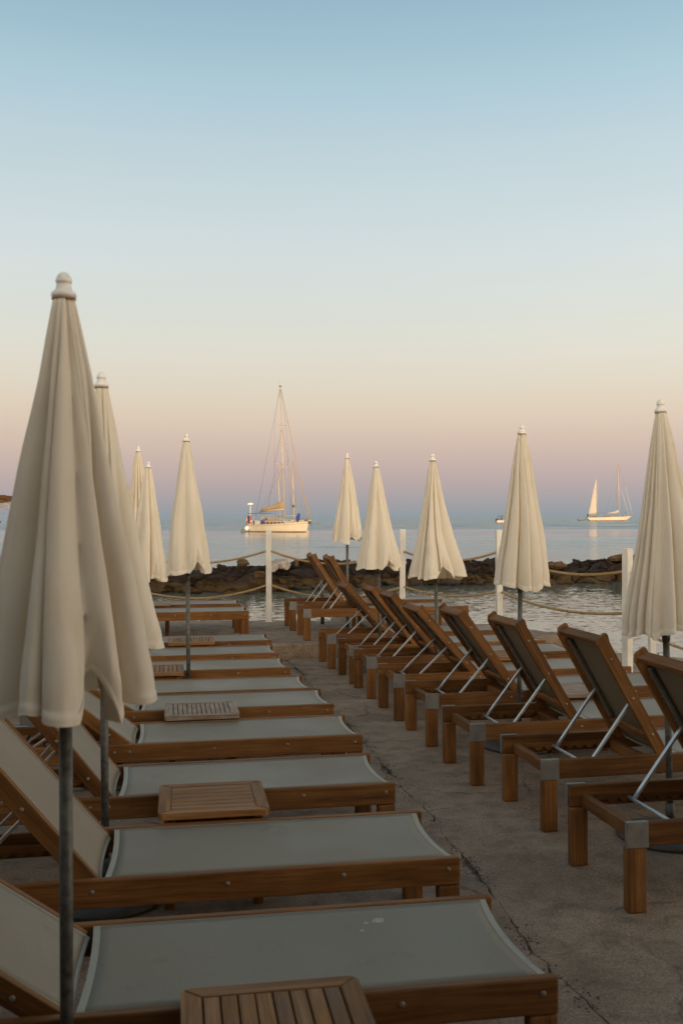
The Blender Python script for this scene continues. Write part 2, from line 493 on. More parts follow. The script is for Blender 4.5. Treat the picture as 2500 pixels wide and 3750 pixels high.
def tube(name, m, pts, rad, n=8):
    bm = bmesh.new(); add_tube(bm, pts, rad, n)
    return to_mesh(bm, name, m, True)
def add_lathe(bm, prof, n=20):
    rings = []
    for r, z in prof:
        if r < 1e-5: rings.append([bm.verts.new((0, 0, z))])
        else: rings.append([bm.verts.new((r * math.cos(2 * PI * k / n), r * math.sin(2 * PI * k / n), z)) for k in range(n)])
    for a, b in zip(rings, rings[1:]):
        for k in range(n):
            if len(a) == 1 and len(b) == 1: continue
            if len(a) == 1: bm.faces.new((a[0], b[(k + 1) % n], b[k]))
            elif len(b) == 1: bm.faces.new((a[k], a[(k + 1) % n], b[0]))
            else: bm.faces.new((a[k], a[(k + 1) % n], b[(k + 1) % n], b[k]))
    if len(rings[0]) > 1: bm.faces.new(rings[0][::-1])
    if len(rings[-1]) > 1: bm.faces.new(rings[-1])
def lathe(name, m, prof, n=20, smooth=True):
    bm = bmesh.new(); add_lathe(bm, prof, n)
    return to_mesh(bm, name, m, smooth)
def add_prism(bm, poly, z0, z1):
    lo = [bm.verts.new((x, y, z0)) for x, y in poly]
    hi = [bm.verts.new((x, y, z1)) for x, y in poly]
    n = len(poly)
    bm.faces.new(lo[::-1]); bm.faces.new(hi)
    for i in range(n): bm.faces.new((lo[i], lo[(i + 1) % n], hi[(i + 1) % n], hi[i]))
def grid_mesh(name, m, f, nu, nv, smooth=True, thick=0.0, two=False):
    bm = bmesh.new()
    vs = [[bm.verts.new(f(i / nu, j / nv)) for j in range(nv + 1)] for i in range(nu + 1)]
    for i in range(nu):
        for j in range(nv):
            bm.faces.new((vs[i][j], vs[i + 1][j], vs[i + 1][j + 1], vs[i][j + 1]))
    if thick:
        bmesh.ops.recalc_face_normals(bm, faces=bm.faces)
        bmesh.ops.solidify(bm, geom=bm.faces[:], thickness=thick)
        bmesh.ops.recalc_face_normals(bm, faces=bm.faces)
        if two:
            for fc in bm.faces:
                if fc.normal.z < -0.3: fc.material_index = 1
    return to_mesh(bm, name, m, smooth)

# ------------------------------------------------------------------ sea, deck, terrain
SEA = -0.60
bm = bmesh.new()
ys = [-200, 8, 20, 40, 80, 160, 400, 1500, 6000, 30000]
xs = [-25000, -3000, -300, -40, 0, 40, 300, 3000, 25000]
vg = [[bm.verts.new((x, y, SEA)) for y in ys] for x in xs]
for i in range(len(xs) - 1):
    for j in range(len(ys) - 1):
        bm.faces.new((vg[i][j], vg[i + 1][j], vg[i + 1][j + 1], vg[i][j + 1]))
tag(link('sea', to_mesh(bm, 'sea', water_m)), kind='structure')

# concrete deck: two slabs either side of a crumbling joint that runs along the aisle
rng = random.Random(3)
seam = [(1.36, -0.2)]
ctrl = [(1.36, -0.2), (0.98, 2.3), (0.84, 3.15), (0.70, 3.62), (0.62, 4.31), (0.50, 5.15), (0.39, 5.72), (0.10, 7.4), (-0.25, 9.3), (-0.62, 11.30)]
pts = []
for (a, b) in zip(ctrl, ctrl[1:]):
    k = max(2, int((b[1] - a[1]) / 0.035))
    for i in range(k):
        t = i / k
        pts.append((a[0] + (b[0] - a[0]) * t, a[1] + (b[1] - a[1]) * t))
pts.append(ctrl[-1])
left_edge, right_edge = [], []
for x, y in pts:
    n1 = noise.noise(Vector((y * 2.1, 0, 0))) * 0.035 + noise.noise(Vector((y * 11, 5, 0))) * 0.024
    w = 0.0006 + 0.026 * max(0, noise.noise(Vector((y * 2.3, 9, 0)))) ** 1.2 + 0.020 * max(0, noise.noise(Vector((y * 9, 3, 3)))) ** 1.3
    w += rng.random() ** 3 * 0.004
    left_edge.append((x + n1 - w, y)); right_edge.append((x + n1 + w * 0.7, y))
# deck outline
far_r = [(2.74, 11.93), (3.2, 11.72), (3.9, 11.2), (4.8, 10.55), (6.5, 9.6), (9, 8.4), (16, 6.5)]
lp = [(-16, -0.2)] + left_edge[0:1] + left_edge[1:] + [(-16, 8.5)]
def slab(name, poly, z0, z1, m):
    bm = bmesh.new(); add_prism(bm, poly, z0, z1)
    bmesh.ops.triangulate(bm, faces=bm.faces)
    return tag(link(name, to_mesh(bm, name, m)), kind='structure')
slab('deck_slab', lp, -0.12, 0.0, conc)
rp = right_edge + [(2.6, 11.88)] + far_r + [(16, -0.2)]
slab('deck_slab', rp, -0.12, 0.0, conc)
slab('deck_base', [(-16.2, -14), (16.2, -14), (16, 6.3), (9, 8.2), (6.5, 9.4), (4.8, 10.35), (3.9, 11.0), (3.1, 11.6), (2.6, 11.8), (-0.5, 11.4), (-16, 8.4)], -1.6, -0.007, conc_d)
slab('terrace_ground', [(-16, -14), (16, -14), (16, -0.206), (-16, -0.206)], -0.12, 0.0, conc)
# raised platform with a rough front edge and broken seaward edge
def rough_line(a, b, n, amp, seed, fr=3.0):
    out = []
    d = Vector((b[0] - a[0], b[1] - a[1])); nn = Vector((-d.y, d.x)).normalized()
    for i in range(n + 1):
        t = i / n
        q = noise.noise(Vector((t * d.length * fr, seed, 0))) * amp + noise.noise(Vector((t * d.length * fr * 5, seed + 4, 0))) * amp * 0.4
        out.append((a[0] + d.x * t + nn.x * q, a[1] + d.y * t + nn.y * q))
    return out
front = rough_line((-0.02 - 0.6, 11.33), (2.74, 11.95), 60, 0.02, 1.0)
frontl = rough_line((-16, 8.6), (-0.635, 11.325), 120, 0.02, 2.0)
back = rough_line((2.45, 12.65), (1.3, 13.75), 24, 0.06, 5.0, 1.5) + rough_line((1.2, 13.85), (-1.0, 14.0), 40, 0.03, 6.0, 1.5) + rough_line((-1.1, 14.0), (-16, 12.6), 100, 0.06, 7.0, 1.2)
def platform(poly, nm):
    bm = bmesh.new()
    n = len(poly)
    rings = []
    for zi, ins in ((-1.6, 0), (0.03, 0.0), (0.10, 0.004), (0.158, 0.008), (0.17, 0.022)):
        ring = []
        for i, (x, y) in enumerate(poly):
            px, py = poly[i - 1]; nx, ny = poly[(i + 1) % n]
            d = Vector((nx - px, ny - py)).normalized(); inn = Vector((-d.y, d.x))
            q = ins + 0.012 * noise.noise(Vector((x * 6, y * 6, zi * 20)))
            ring.append(bm.verts.new((x + inn.x * q, y + inn.y * q, zi)))
        rings.append(ring)
    for a, b in zip(rings, rings[1:]):
        for i in range(n): bm.faces.new((a[i], a[(i + 1) % n], b[(i + 1) % n], b[i]))
    bm.faces.new(rings[-1])
    bmesh.ops.triangulate(bm, faces=[f for f in bm.faces if len(f.verts) > 4])
    return tag(link(nm, to_mesh(bm, nm, conc)), kind='structure')
gapx = 0.43
fl = [p for p in front if p[0] < gapx]; fr_ = [p for p in front if p[0] > gapx + 0.012]
kb = [p for p in back if p[0] > 0.25]; kb2 = [p for p in back if p[0] < 0.24]
platform(frontl + fl + kb2, 'raised_platform')
platform(fr_ + kb, 'raised_platform')
# low irregular concrete lumps on the seaward edge
def lump(name, seed, sx, sy, sz, m, sub=3, rough=0.25):
    bm = bmesh.new()
    bmesh.ops.create_icosphere(bm, subdivisions=sub, radius=1)
    pr = random.Random(seed * 13 + 5)
    planes = []
    for _ in range(15):
        pn = Vector((pr.gauss(0, 1), pr.gauss(0, 1), pr.gauss(0, 1))).normalized()
        planes.append((pn, pr.uniform(0.62, 0.95)))
    for v in bm.verts:
        p = v.co.copy()
        q = Vector([math.copysign(abs(c) ** 0.6, c) for c in p])
        d = 1 + rough * noise.noise(p * 1.3 + Vector((seed * 7.3, 0, 0))) + rough * 0.55 * noise.noise(p * 3.1 + Vector((0, seed * 3.1, 0))) + rough * 0.28 * noise.noise(p * 7 + Vector((0, 0, seed)))
        for (pn, pd) in planes:
            dd_ = q.dot(pn) - pd
            if dd_ > 0: q = q - pn * dd_ * 0.92
        cell = noise.voronoi(p * 1.6 + Vector((seed * 2.2, 1, 4)))[0]
        d -= rough * 0.5 * max(0, 0.5 - (cell[1] - cell[0]) * 3)
        v.co = Vector((q.x * sx, q.y * sy, q.z * sz)) * d
    return to_mesh(bm, name, m, True)
edge_blocks = [(-2.35, 14.12, 0.30, 0.16, 0.15, 'low rough concrete lump at the platform edge left of the loungers on the step'),
               (-1.72, 14.10, 0.36, 0.15, 0.17, 'pale rough concrete lump seen beneath the lounger left of the white post'),
               (0.32, 14.02, 0.50, 0.17, 0.20, 'pale rough concrete lump behind the two loungers right of the white post'),
               (1.35, 13.75, 0.45, 0.18, 0.18, 'rough concrete lump at the platform edge behind the second white post')]
for i, (x, y, a, b, c, lab) in enumerate(edge_blocks):
    tag(link('concrete_lump', lump('concrete_lump', i + 2, a, b, c, conc_l, 4, 0.22), None, (x, y, 0.11), (0, 0, 0.1)), lab, 'concrete block', 'rough concrete lumps on the platform edge')
tag(link('concrete_lump', lump('concrete_lump', 9, 0.42, 0.20, 0.14, conc, 4, 0.2), None, (2.72, 12.1, 0.04), (0, 0, -0.9)),
    'rough concrete lump at the corner where the raised platform meets the water', 'concrete block', 'rough concrete lumps on the platform edge')

# ------------------------------------------------------------------ breakwater of rocks
bw = empty('breakwater', (2.0, 33.5, SEA))
tag(bw, 'low breakwater of dark brown rocks lying between the deck and the open sea', 'breakwater')
rocks = [lump('rock', 20 + i, 1, 1, 0.72, rock_dark, 4, 0.55) for i in range(9)]
rocks_t = [lump('rock', 40 + i, 1, 1, 0.66, rock_tan, 3, 0.42) for i in range(3)]
rk = random.Random(11)
def bwline(s):   # near waterline
    P = [(-13, 28.2), (-6, 29.2), (-3, 29.6), (0.5, 31.2), (4, 32.2), (9.5, 32.9), (17, 34.5), (24, 36)]
    for (a, b) in zip(P, P[1:]):
        if s <= b[0]:
            t = (s - a[0]) / (b[0] - a[0]); return a[1] + (b[1] - a[1]) * t
    return P[-1][1]
nrock = 0
x = -11.0
while x < 20:
    for row in range(7):
        if nrock >= 290: break
        d = row * 0.75 + rk.uniform(-0.2, 0.2)
        xx = x + rk.uniform(-0.3, 0.3)
        yy = bwline(xx) + d + 0.25
        prof = [0.02, 0.22, 0.40, 0.52, 0.56, 0.50, 0.34][row]
        prof += 0.13 * noise.noise(Vector((xx * 0.45, row * 0.3, 2.0)))
        s = rk.uniform(0.30, 0.62) if row < 6 else rk.uniform(0.3, 0.5)
        if row in (1, 2) and rk.random() < 0.4: s *= 1.25
        me = rk.choice(rocks_t) if (row <= 1 and xx > 2.5 and rk.random() < 0.30) or rk.random() < 0.012 else rk.choice(rocks)
        o = link('rock', me, bw, (xx - 2.0, yy - 33.5, prof - s * 0.40))
        o.rotation_euler = (rk.uniform(-0.35, 0.35), rk.uniform(-0.3, 0.3), rk.uniform(0, 6.28))
        o.scale = (s * rk.uniform(0.9, 1.5), s * rk.uniform(0.8, 1.2), s * rk.uniform(0.62, 0.95))
        nrock += 1
    x += 0.76
def core(u, v):
    xx = -13 + 36 * u
    d = v * 6.2
    z = -0.5 + 0.95 * math.sin(min(1, v * 1.05) * PI) ** 0.6
    z += 0.10 * noise.noise(Vector((xx * 1.3, d * 1.3, 0))) + 0.05 * noise.noise(Vector((xx * 4, d * 4, 1)))
    return Vector((xx - 2.0, bwline(xx) + d + 0.1 - 33.5, z - 0.10))
o = link('rubble', grid_mesh('rubble', rock_dark, core, 260, 36), bw); o['kind'] = 'stuff'
def hero(x, y, z, sx, sy, sz, m, seed, rz=0.0, ry=0.0):
    o = link('rock', lump('rock', seed, sx, sy, sz, m, 3, 0.35), bw, (x - 2.0, y - 33.5, z - SEA), (0, ry, rz))
    return o
hero(-3.12, 31.4, 0.17, 0.25, 0.22, 0.17, rock_tan, 61, 0.2, -0.35)['label'] = 'ochre boulder perched on top of the breakwater'
hero(-1.95, 32.2, 0.12, 0.36, 0.3, 0.20, rock_pale, 62)['label'] = 'pale grey rock on the crest of the breakwater'
hero(-2.2, 31.9, 0.02, 0.2, 0.2, 0.16, rock_pale, 63)
hero(-1.46, 32.4, 0.16, 0.075, 0.08, 0.17, rock_tan, 64, 0, 0.15)
hero(-1.15, 32.6, 0.14, 0.3, 0.25, 0.15, rock_dark, 68)
hero(-5.2, 30.2, -0.05, 0.13, 0.13, 0.10, rock_pale, 65)
hero(-4.92, 30.4, -0.06, 0.10, 0.11, 0.08, rock_pale, 66)
hero(-2.55, 30.9, -0.12, 0.20, 0.18, 0.12, rock_tan, 67)
hero(9.65, 34.6, 0.16, 0.45, 0.3, 0.14, rock_tan, 69)
hero(7.3, 33.9, -0.05, 0.42, 0.25, 0.16, rock_tan, 70)

# ------------------------------------------------------------------ sun loungers
TOP = 0.366      # rail top
LEN = 2.0
HW = 0.305       # half width
RT = 0.034       # rail thickness
HINGE = 0.70
screw_me = lathe('screw', screw_m, [(0.0, -0.002), (0.008, -0.002), (0.008, 0.0015), (0.0055, 0.003), (0.0, 0.003)], 10)
rail_me = box('side_rail', wood_x, 0, LEN, -RT / 2, RT / 2, -0.098, 0, 0.006, 2)
leg_me = box('leg', wood_z, -0.0405, 0.0405, -0.026, 0.026, -0.2655, 0, 0.008, 2)
cross_me = box('crossbar', wood_y, -0.018, 0.018, -HW + RT + 0.001, HW - RT - 0.001, -0.03, 0.03, 0.004)
# side bracket: thin plate over outer face, top and end of the rail corner
def bracket(side):
    bm = bmesh.new()
    e = 0.003
    y0, y1 = (-e, RT + 0.0) if side > 0 else (-RT, e)
    add_box(bm, -e, 0.088, (RT / 2) if side > 0 else (-RT / 2 - e), (RT / 2 + e) if side > 0 else (-RT / 2), -0.100, e, 0.001)
    ya, yb = (RT / 2 - 0.020, RT / 2 + e) if side > 0 else (-RT / 2 - e, -RT / 2 + 0.020)
    add_box(bm, -e, 0.088, ya, yb, 0.0005, e + 0.0012, 0.001)
    add_box(bm, -e - 0.0012, -0.0005, ya, yb, -0.098, e + 0.0006, 0.001)
    return to_mesh(bm, 'corner_bracket', bracket_m)
br = {1: bracket(1), -1: bracket(-1)}
# notched rack on the inner face of each rail
def rack():
    poly = [(0.12, 0), (0.62, 0), (0.62, -0.022)]
    x = 0.60
    while x > 0.20:
        poly += [(x, -0.022), (x - 0.012, -0.036), (x - 0.034, -0.042), (x - 0.05, -0.022)]
        x -= 0.062
    poly += [(0.12, -0.022)]
    bm = bmesh.new()
    lo = [bm.verts.new((a, -0.009, b * 1.0)) for a, b in poly]; hi = [bm.verts.new((a, 0.009, b * 1.0)) for a, b in poly]
    n = len(poly)
    f1 = bm.faces.new(lo[::-1]); f2 = bm.faces.new(hi)
    for i in range(n): bm.faces.new((lo[i], lo[(i + 1) % n], hi[(i + 1) % n], hi[i]))
    bmesh.ops.remove_doubles(bm, verts=bm.verts, dist=1e-5)
    return to_mesh(bm, 'notched_rack', wood_x)
rack_me = rack()
SW = HW - RT + 0.004     # half width of the sling
def seatf(u, v):
    e = 1 - (2 * v - 1) ** 2
    xa = 0.742 + 0.010 * e
    xb = 1.975 - 0.024 * e
    return Vector((xa + (xb - xa) * u, -SW + 2 * SW * v, -0.008 - 0.010 * e * (0.35 + 0.65 * math.sin(PI * u))))
seat_me = grid_mesh('seat_sling', mesh_fabric, seatf, 24, 12, True, 0.003)
def pipes(f, name):
    bm = bmesh.new()
    def strip(pa, pb):   # pa, pb lists of points: inner and outer edge of a raised tape
        up = Vector((0, 0, 0.0035))
        a = [bm.verts.new(p + up) for p in pa]; b = [bm.verts.new(p + up) for p in pb]
        a2 = [bm.verts.new(p - up) for p in pa]; b2 = [bm.verts.new(p - up) for p in pb]
        for i in range(len(pa) - 1):
            bm.faces.new((a[i], a[i + 1], b[i + 1], b[i])); bm.faces.new((b[i], b[i + 1], b2[i + 1], b2[i]))
            bm.faces.new((a2[i + 1], a2[i], b2[i], b2[i + 1])); bm.faces.new((a[i + 1], a[i], a2[i], a2[i + 1]))
    n = 14
    for u, du in ((0.0, 0.015), (1.0, -0.015)):
        strip([f(u + du, j / n) for j in range(n + 1)], [f(u - du * 0.12, j / n) for j in range(n + 1)])
    for v, dv in ((0.0, 0.016), (1.0, -0.016)):
        strip([f(i / n, v + dv) for i in range(n + 1)], [f(i / n, v) for i in range(n + 1)])
    return to_mesh(bm, name, pipe_fabric)
seatpipe_me = pipes(seatf, 'piping')
# backrest, built flat with its hinge at x = 0 and its head towards -x
BL = 0.72
BW = HW - RT - 0.006
def backf(u, v):
    e = 1 - (2 * v - 1) ** 2
    xa = 0.016 - 0.006 * e
    xb = -(BL - 0.060)
    w = BW - 0.028
    return Vector((xa + (xb - xa) * u, -w + 2 * w * v, -0.006 - 0.008 * e))
back_me = grid_mesh('backrest', [mesh_fabric, shaded_fabric], backf, 18, 12, True, 0.003, True)
backpipe_me = pipes(backf, 'piping')
def brail():
    # rail with a chamfered, slightly raised head
    bm = bmesh.new()
    poly = [(0.006, 0.0), (0.002, -0.045), (-0.03, -0.062), (-BL + 0.02, -0.062), (-BL - 0.012, -0.040), (-BL - 0.014, 0.012), (-BL + 0.004, 0.016), (-BL + 0.04, 0.0)]
    h = 0.014
    lo = [bm.verts.new((a, -h, b)) for a, b in poly]; hi = [bm.verts.new((a, h, b)) for a, b in poly]
    n = len(poly)
    bm.faces.new(lo[::-1]); bm.faces.new(hi)
    for i in range(n): bm.faces.new((lo[i], lo[(i + 1) % n], hi[(i + 1) % n], hi[i]))
    bmesh.ops.bevel(bm, geom=bm.edges[:], offset=0.004, segments=2, affect='EDGES', profile=0.5)
    return to_mesh(bm, 'backrest_rail', wood_x)
brail_me = brail()
toprail_me = box('top_rail', wood_y, -BL + 0.001, -BL + 0.033, -BW + 0.0285, BW - 0.0285, -0.052, 0.004, 0.006, 2)
def botrail():
    def f(u, v):
        return None
    bm = bmesh.new()
    n = 12; w = BW - 0.0285
    rings = []
    for i in range(n + 1):
        t = i / n; e = 1 - (2 * t - 1) ** 2
        y = -w + 2 * w * t; x = -0.11 - 0.035 * e; z = -0.034 - 0.02 * e
        rings.append([bm.verts.new((x + a, y, z + b)) for a, b in ((-0.016, -0.012), (0.016, -0.012), (0.016, 0.012), (-0.016, 0.012))])
    for a, b in zip(rings, rings[1:]):
        for k in range(4): bm.faces.new((a[k], a[(k + 1) % 4], b[(k + 1) % 4], b[k]))
    bm.faces.new(rings[0][::-1]); bm.faces.new(rings[-1])
    return to_mesh(bm, 'bottom_rail', wood_y)
botrail_me = botrail()
def channel():
    bm = bmesh.new()
    add_box(bm, -BL + 0.075, -0.14, -0.012, 0.012, -0.036, -0.020, 0.002)
    for x in (-0.60, -0.50, -0.37, -0.24, -0.17):
        r = bmesh.ops.create_cone(bm, segments=8, radius1=0.007, radius2=0.005, depth=0.005, cap_ends=True)
        for v in r['verts']: v.co += Vector((x, 0, -0.0385))
    return to_mesh(bm, 'channel', bracket_m)
channel_me = channel()
PS = 0.33      # distance from hinge where the prop is pinned
def make_lounger(angle):
    """head at x=0, foot at x=LEN, origin at the centre of the head end on the floor"""
    root = empty('sun_lounger', (0, 0, 0))
    yr = HW - RT / 2
    for s in (-1, 1):
        r = link('side_rail', rail_me, root, (0, s * yr, TOP))
        for x in (0.62, 0.70, 1.16, 1.57, 1.955):
            link('screw', screw_me, r, (x, s * (RT / 2 + 0.0005), -0.040 if x not in (1.57,) else -0.036), (-s * PI / 2, 0, 0))
        for x in (0.0415, LEN - 0.0415):
            link('leg', leg_me, root, (x, s * (HW - 0.027), TOP - 0.0995))
        link('corner_bracket', br[s], root, (0, s * yr, TOP))
        link('notched_rack', rack_me, root, (0, s * (HW - RT - 0.0095), TOP - 0.045))
    link('crossbar', cross_me, root, (0.075, 0, TOP - 0.070))
    link('crossbar', cross_me, root, (0.66, 0, TOP - 0.080))
    link('crossbar', cross_me, root, (LEN - 0.06, 0, TOP - 0.062))
    seat = link('seat_sling', seat_me, root, (0, 0, TOP))
    link('piping', seatpipe_me, seat)
    th = R(angle)
    zb = TOP - 0.012
    back = link('backrest', back_me, root, (HINGE + 0.02, 0, zb), (0, th, 0))
    link('piping', backpipe_me, back)
    for s in (-1, 1):
        link('backrest_rail', brail_me, back, (0, s * (BW - 0.014), 0))
        link('channel', channel_me, back, (0, s * (BW - 0.042), 0))
        for x in (-0.60, -0.36, -0.14):
            link('screw', screw_me, back, (x, s * (BW + 0.0003), -0.032), (-s * PI / 2, 0, 0))
    link('top_rail', toprail_me, back)
    link('bottom_rail', botrail_me, back)
    # U-shaped prop from the channels down to the racks
    ax = HINGE + 0.02 - PS * math.cos(th) - 0.034 * math.sin(th); az = zb + PS * math.sin(th) - 0.034 * math.cos(th)
    bz = TOP - 0.062
    L = 0.40
    dz = az - bz
    L = max(L, abs(dz) + 0.02)
    bx = ax - math.sqrt(max(0.0, L * L - dz * dz))
    bm = bmesh.new()
    for s in (-1, 1):
        y = s * (BW - 0.055)
        d = Vector((bx - ax, 0, bz - az)); n = Vector((d.z, 0, -d.x)).normalized()
        A = Vector((ax, y, az)); B = Vector((bx, y, bz))
        vv = []
        for P in (A, B):
            for (i, j) in ((-1, -1), (1, -1), (1, 1), (-1, 1)):
                vv.append(bm.verts.new(P + n * 0.0055 * i + Vector((0, 0.011 * j, 0))))
        for f in ((0, 1, 2, 3), (7, 6, 5, 4), (0, 4, 5, 1), (1, 5, 6, 2), (2, 6, 7, 3), (3, 7, 4, 0)):
            bm.faces.new([vv[k] for k in f])
    add_tube(bm, [(bx, -HW + RT + 0.006, bz), (bx, HW - RT - 0.006, bz)], 0.0085, 10)
    link('prop_frame', to_mesh(bm, 'prop_frame', aluminium), root)
    return root
def kids(o):
    return [c for c in o.children]
def place_lounger(o, x, y, z, yaw, mirror):
    o.location = (x, y, z); o.rotation_euler = (0, 0, yaw)

ROW = R(9.8)
lax = Vector((math.cos(ROW), math.sin(ROW)))         # along a lounger, towards the right of the picture
lay = Vector((-math.sin(ROW), math.cos(ROW)))
# left row: near foot corner, backrest angle, height, label
LG = 'sun loungers of the left row, feet to the aisle'
left = [((0.575, 2.675), 35, 0, 9.3, 'nearest lounger of the left row, grey sling with a white bird stain near its foot'),
        ((0.424, 3.62), 50, 0, 9.4, 'second lounger of the left row, between the stained one and the brown square table'),
        ((0.244, 4.64), 52, 0, 9.9, 'third lounger of the left row, just behind the brown square table'),
        ((0.115, 5.68), 38, 0, 9.8, 'fourth lounger of the left row, in front of the weathered pale slatted table'),
        ((-0.057, 6.62), 30, 0, 9.8, 'fifth lounger of the left row, just behind the weathered pale slatted table'),
        ((-0.217, 7.25), 34, 0, 9.8, 'sixth lounger of the left row, just in front of the thin parasol pole'),
        ((-0.43, 8.26), 40, 0, 9.8, 'seventh lounger of the left row, just behind the thin parasol pole'),
        ((-0.58, 9.16), 45, 0, 10, 'eighth lounger of the left row, in front of the small slatted table by the step'),
        ((-0.713, 10.12), 42, 0, 10, 'ninth lounger of the left row, last one before the concrete step'),
        ((-1.072, 11.498), 45, 0.17, 8.6, 'near lounger of the left pair up on the raised platform'),
        ((-1.27, 12.50), 45, 0.17, 8.6, 'far lounger of the left pair up on the raised platform, nearest the water')]
first_l = None
for (cx, cy), ang, z, yw, lab in left:
    o = make_lounger(ang)
    yaw = R(yw)
    ax = Vector((math.cos(yaw), math.sin(yaw))); ay = Vector((-math.sin(yaw), math.cos(yaw)))
    p = Vector((cx, cy)) - ax * LEN + ay * HW
    place_lounger(o, p.x, p.y, z, yaw, False)
    tag(o, lab, 'sun lounger', LG)
    if first_l is None: first_l = o
# bird stain on the nearest seat
seat0 = [c for c in first_l.children if c.name.startswith('seat_sling')][0]
def splat(seed, r, cx, cy):
    bm = bmesh.new()
    n = 22
    ring = []
    for k in range(n):
        a = 2 * PI * k / n
        rr = r * (0.75 + 0.55 * noise.noise(Vector((math.cos(a) * 1.5, math.sin(a) * 1.5, seed))))
        ring.append(bm.verts.new(seatf((cx + rr * math.cos(a) * 1.3 - 0.76) / 1.21, (cy + rr * math.sin(a) + SW) / (2 * SW)) + Vector((0, 0, 0.0034))))
    c = bm.verts.new(seatf((cx - 0.76) / 1.21, (cy + SW) / (2 * SW)) + Vector((0, 0, 0.0038)))
    for k in range(n): bm.faces.new((c, ring[k], ring[(k + 1) % n]))
    return to_mesh(bm, 'white_stain', dropping_m)
link('white_stain', splat(1, 0.020, 1.615, 0.175), seat0)
link('white_stain', splat(2, 0.008, 1.575, 0.165), seat0)
link('white_stain', splat(5, 0.009, 1.555, 0.115), seat0)
RG = 'sun loungers of the right row, heads to the aisle'
# right row: near head-leg foot on the floor
right = [((1.178, 4.04), 60, 0, 10.5, 'nearest lounger of the right row, cut by the right edge of the frame, backrest raised'),
         ((1.045, 5.08), 60.5, 0, 10.8, 'second lounger of the right row, backrest raised, its rack notches showing'),
         ((0.800, 5.96), 58.5, 0, 11, 'third lounger of the right row, backrest raised, before a grey table'),
         ((0.621, 6.975), 54, 0, 11, 'fourth lounger of the right row, backrest raised in front of the wide parasol pole'),
         ((0.445, 7.86), 48, 0, 10.5, 'fifth lounger of the right row, its dark backrest leaning lower than its neighbours'),
         ((0.255, 8.84), 52, 0, 10.8, 'sixth lounger of the right row, close in front of the seventh, backrest raised'),
         ((0.105, 9.64), 52, 0, 10.8, 'seventh lounger of the right row, tucked close behind the sixth'),
         ((-0.115, 10.585), 48, 0, 10.8, 'eighth lounger of the right row, last one before the concrete step'),
         ((-0.411, 11.665), 60, 0.17, 10, 'near lounger of the right pair up on the raised platform, backrest raised'),
         ((-0.626, 12.69), 58, 0.17, 10, 'far lounger of the right pair up on the raised platform, backrest raised')]
for (cx, cy), ang, z, yw, lab in right:
    o = make_lounger(ang)
    yaw = R(yw)
    ax = Vector((math.cos(yaw), math.sin(yaw))); ay = Vector((-math.sin(yaw), math.cos(yaw)))
    p = Vector((cx, cy)) - ax * 0.0415 + ay * (HW - 0.026)
    place_lounger(o, p.x, p.y, z, yaw, True)
    tag(o, lab, 'sun lounger', RG)

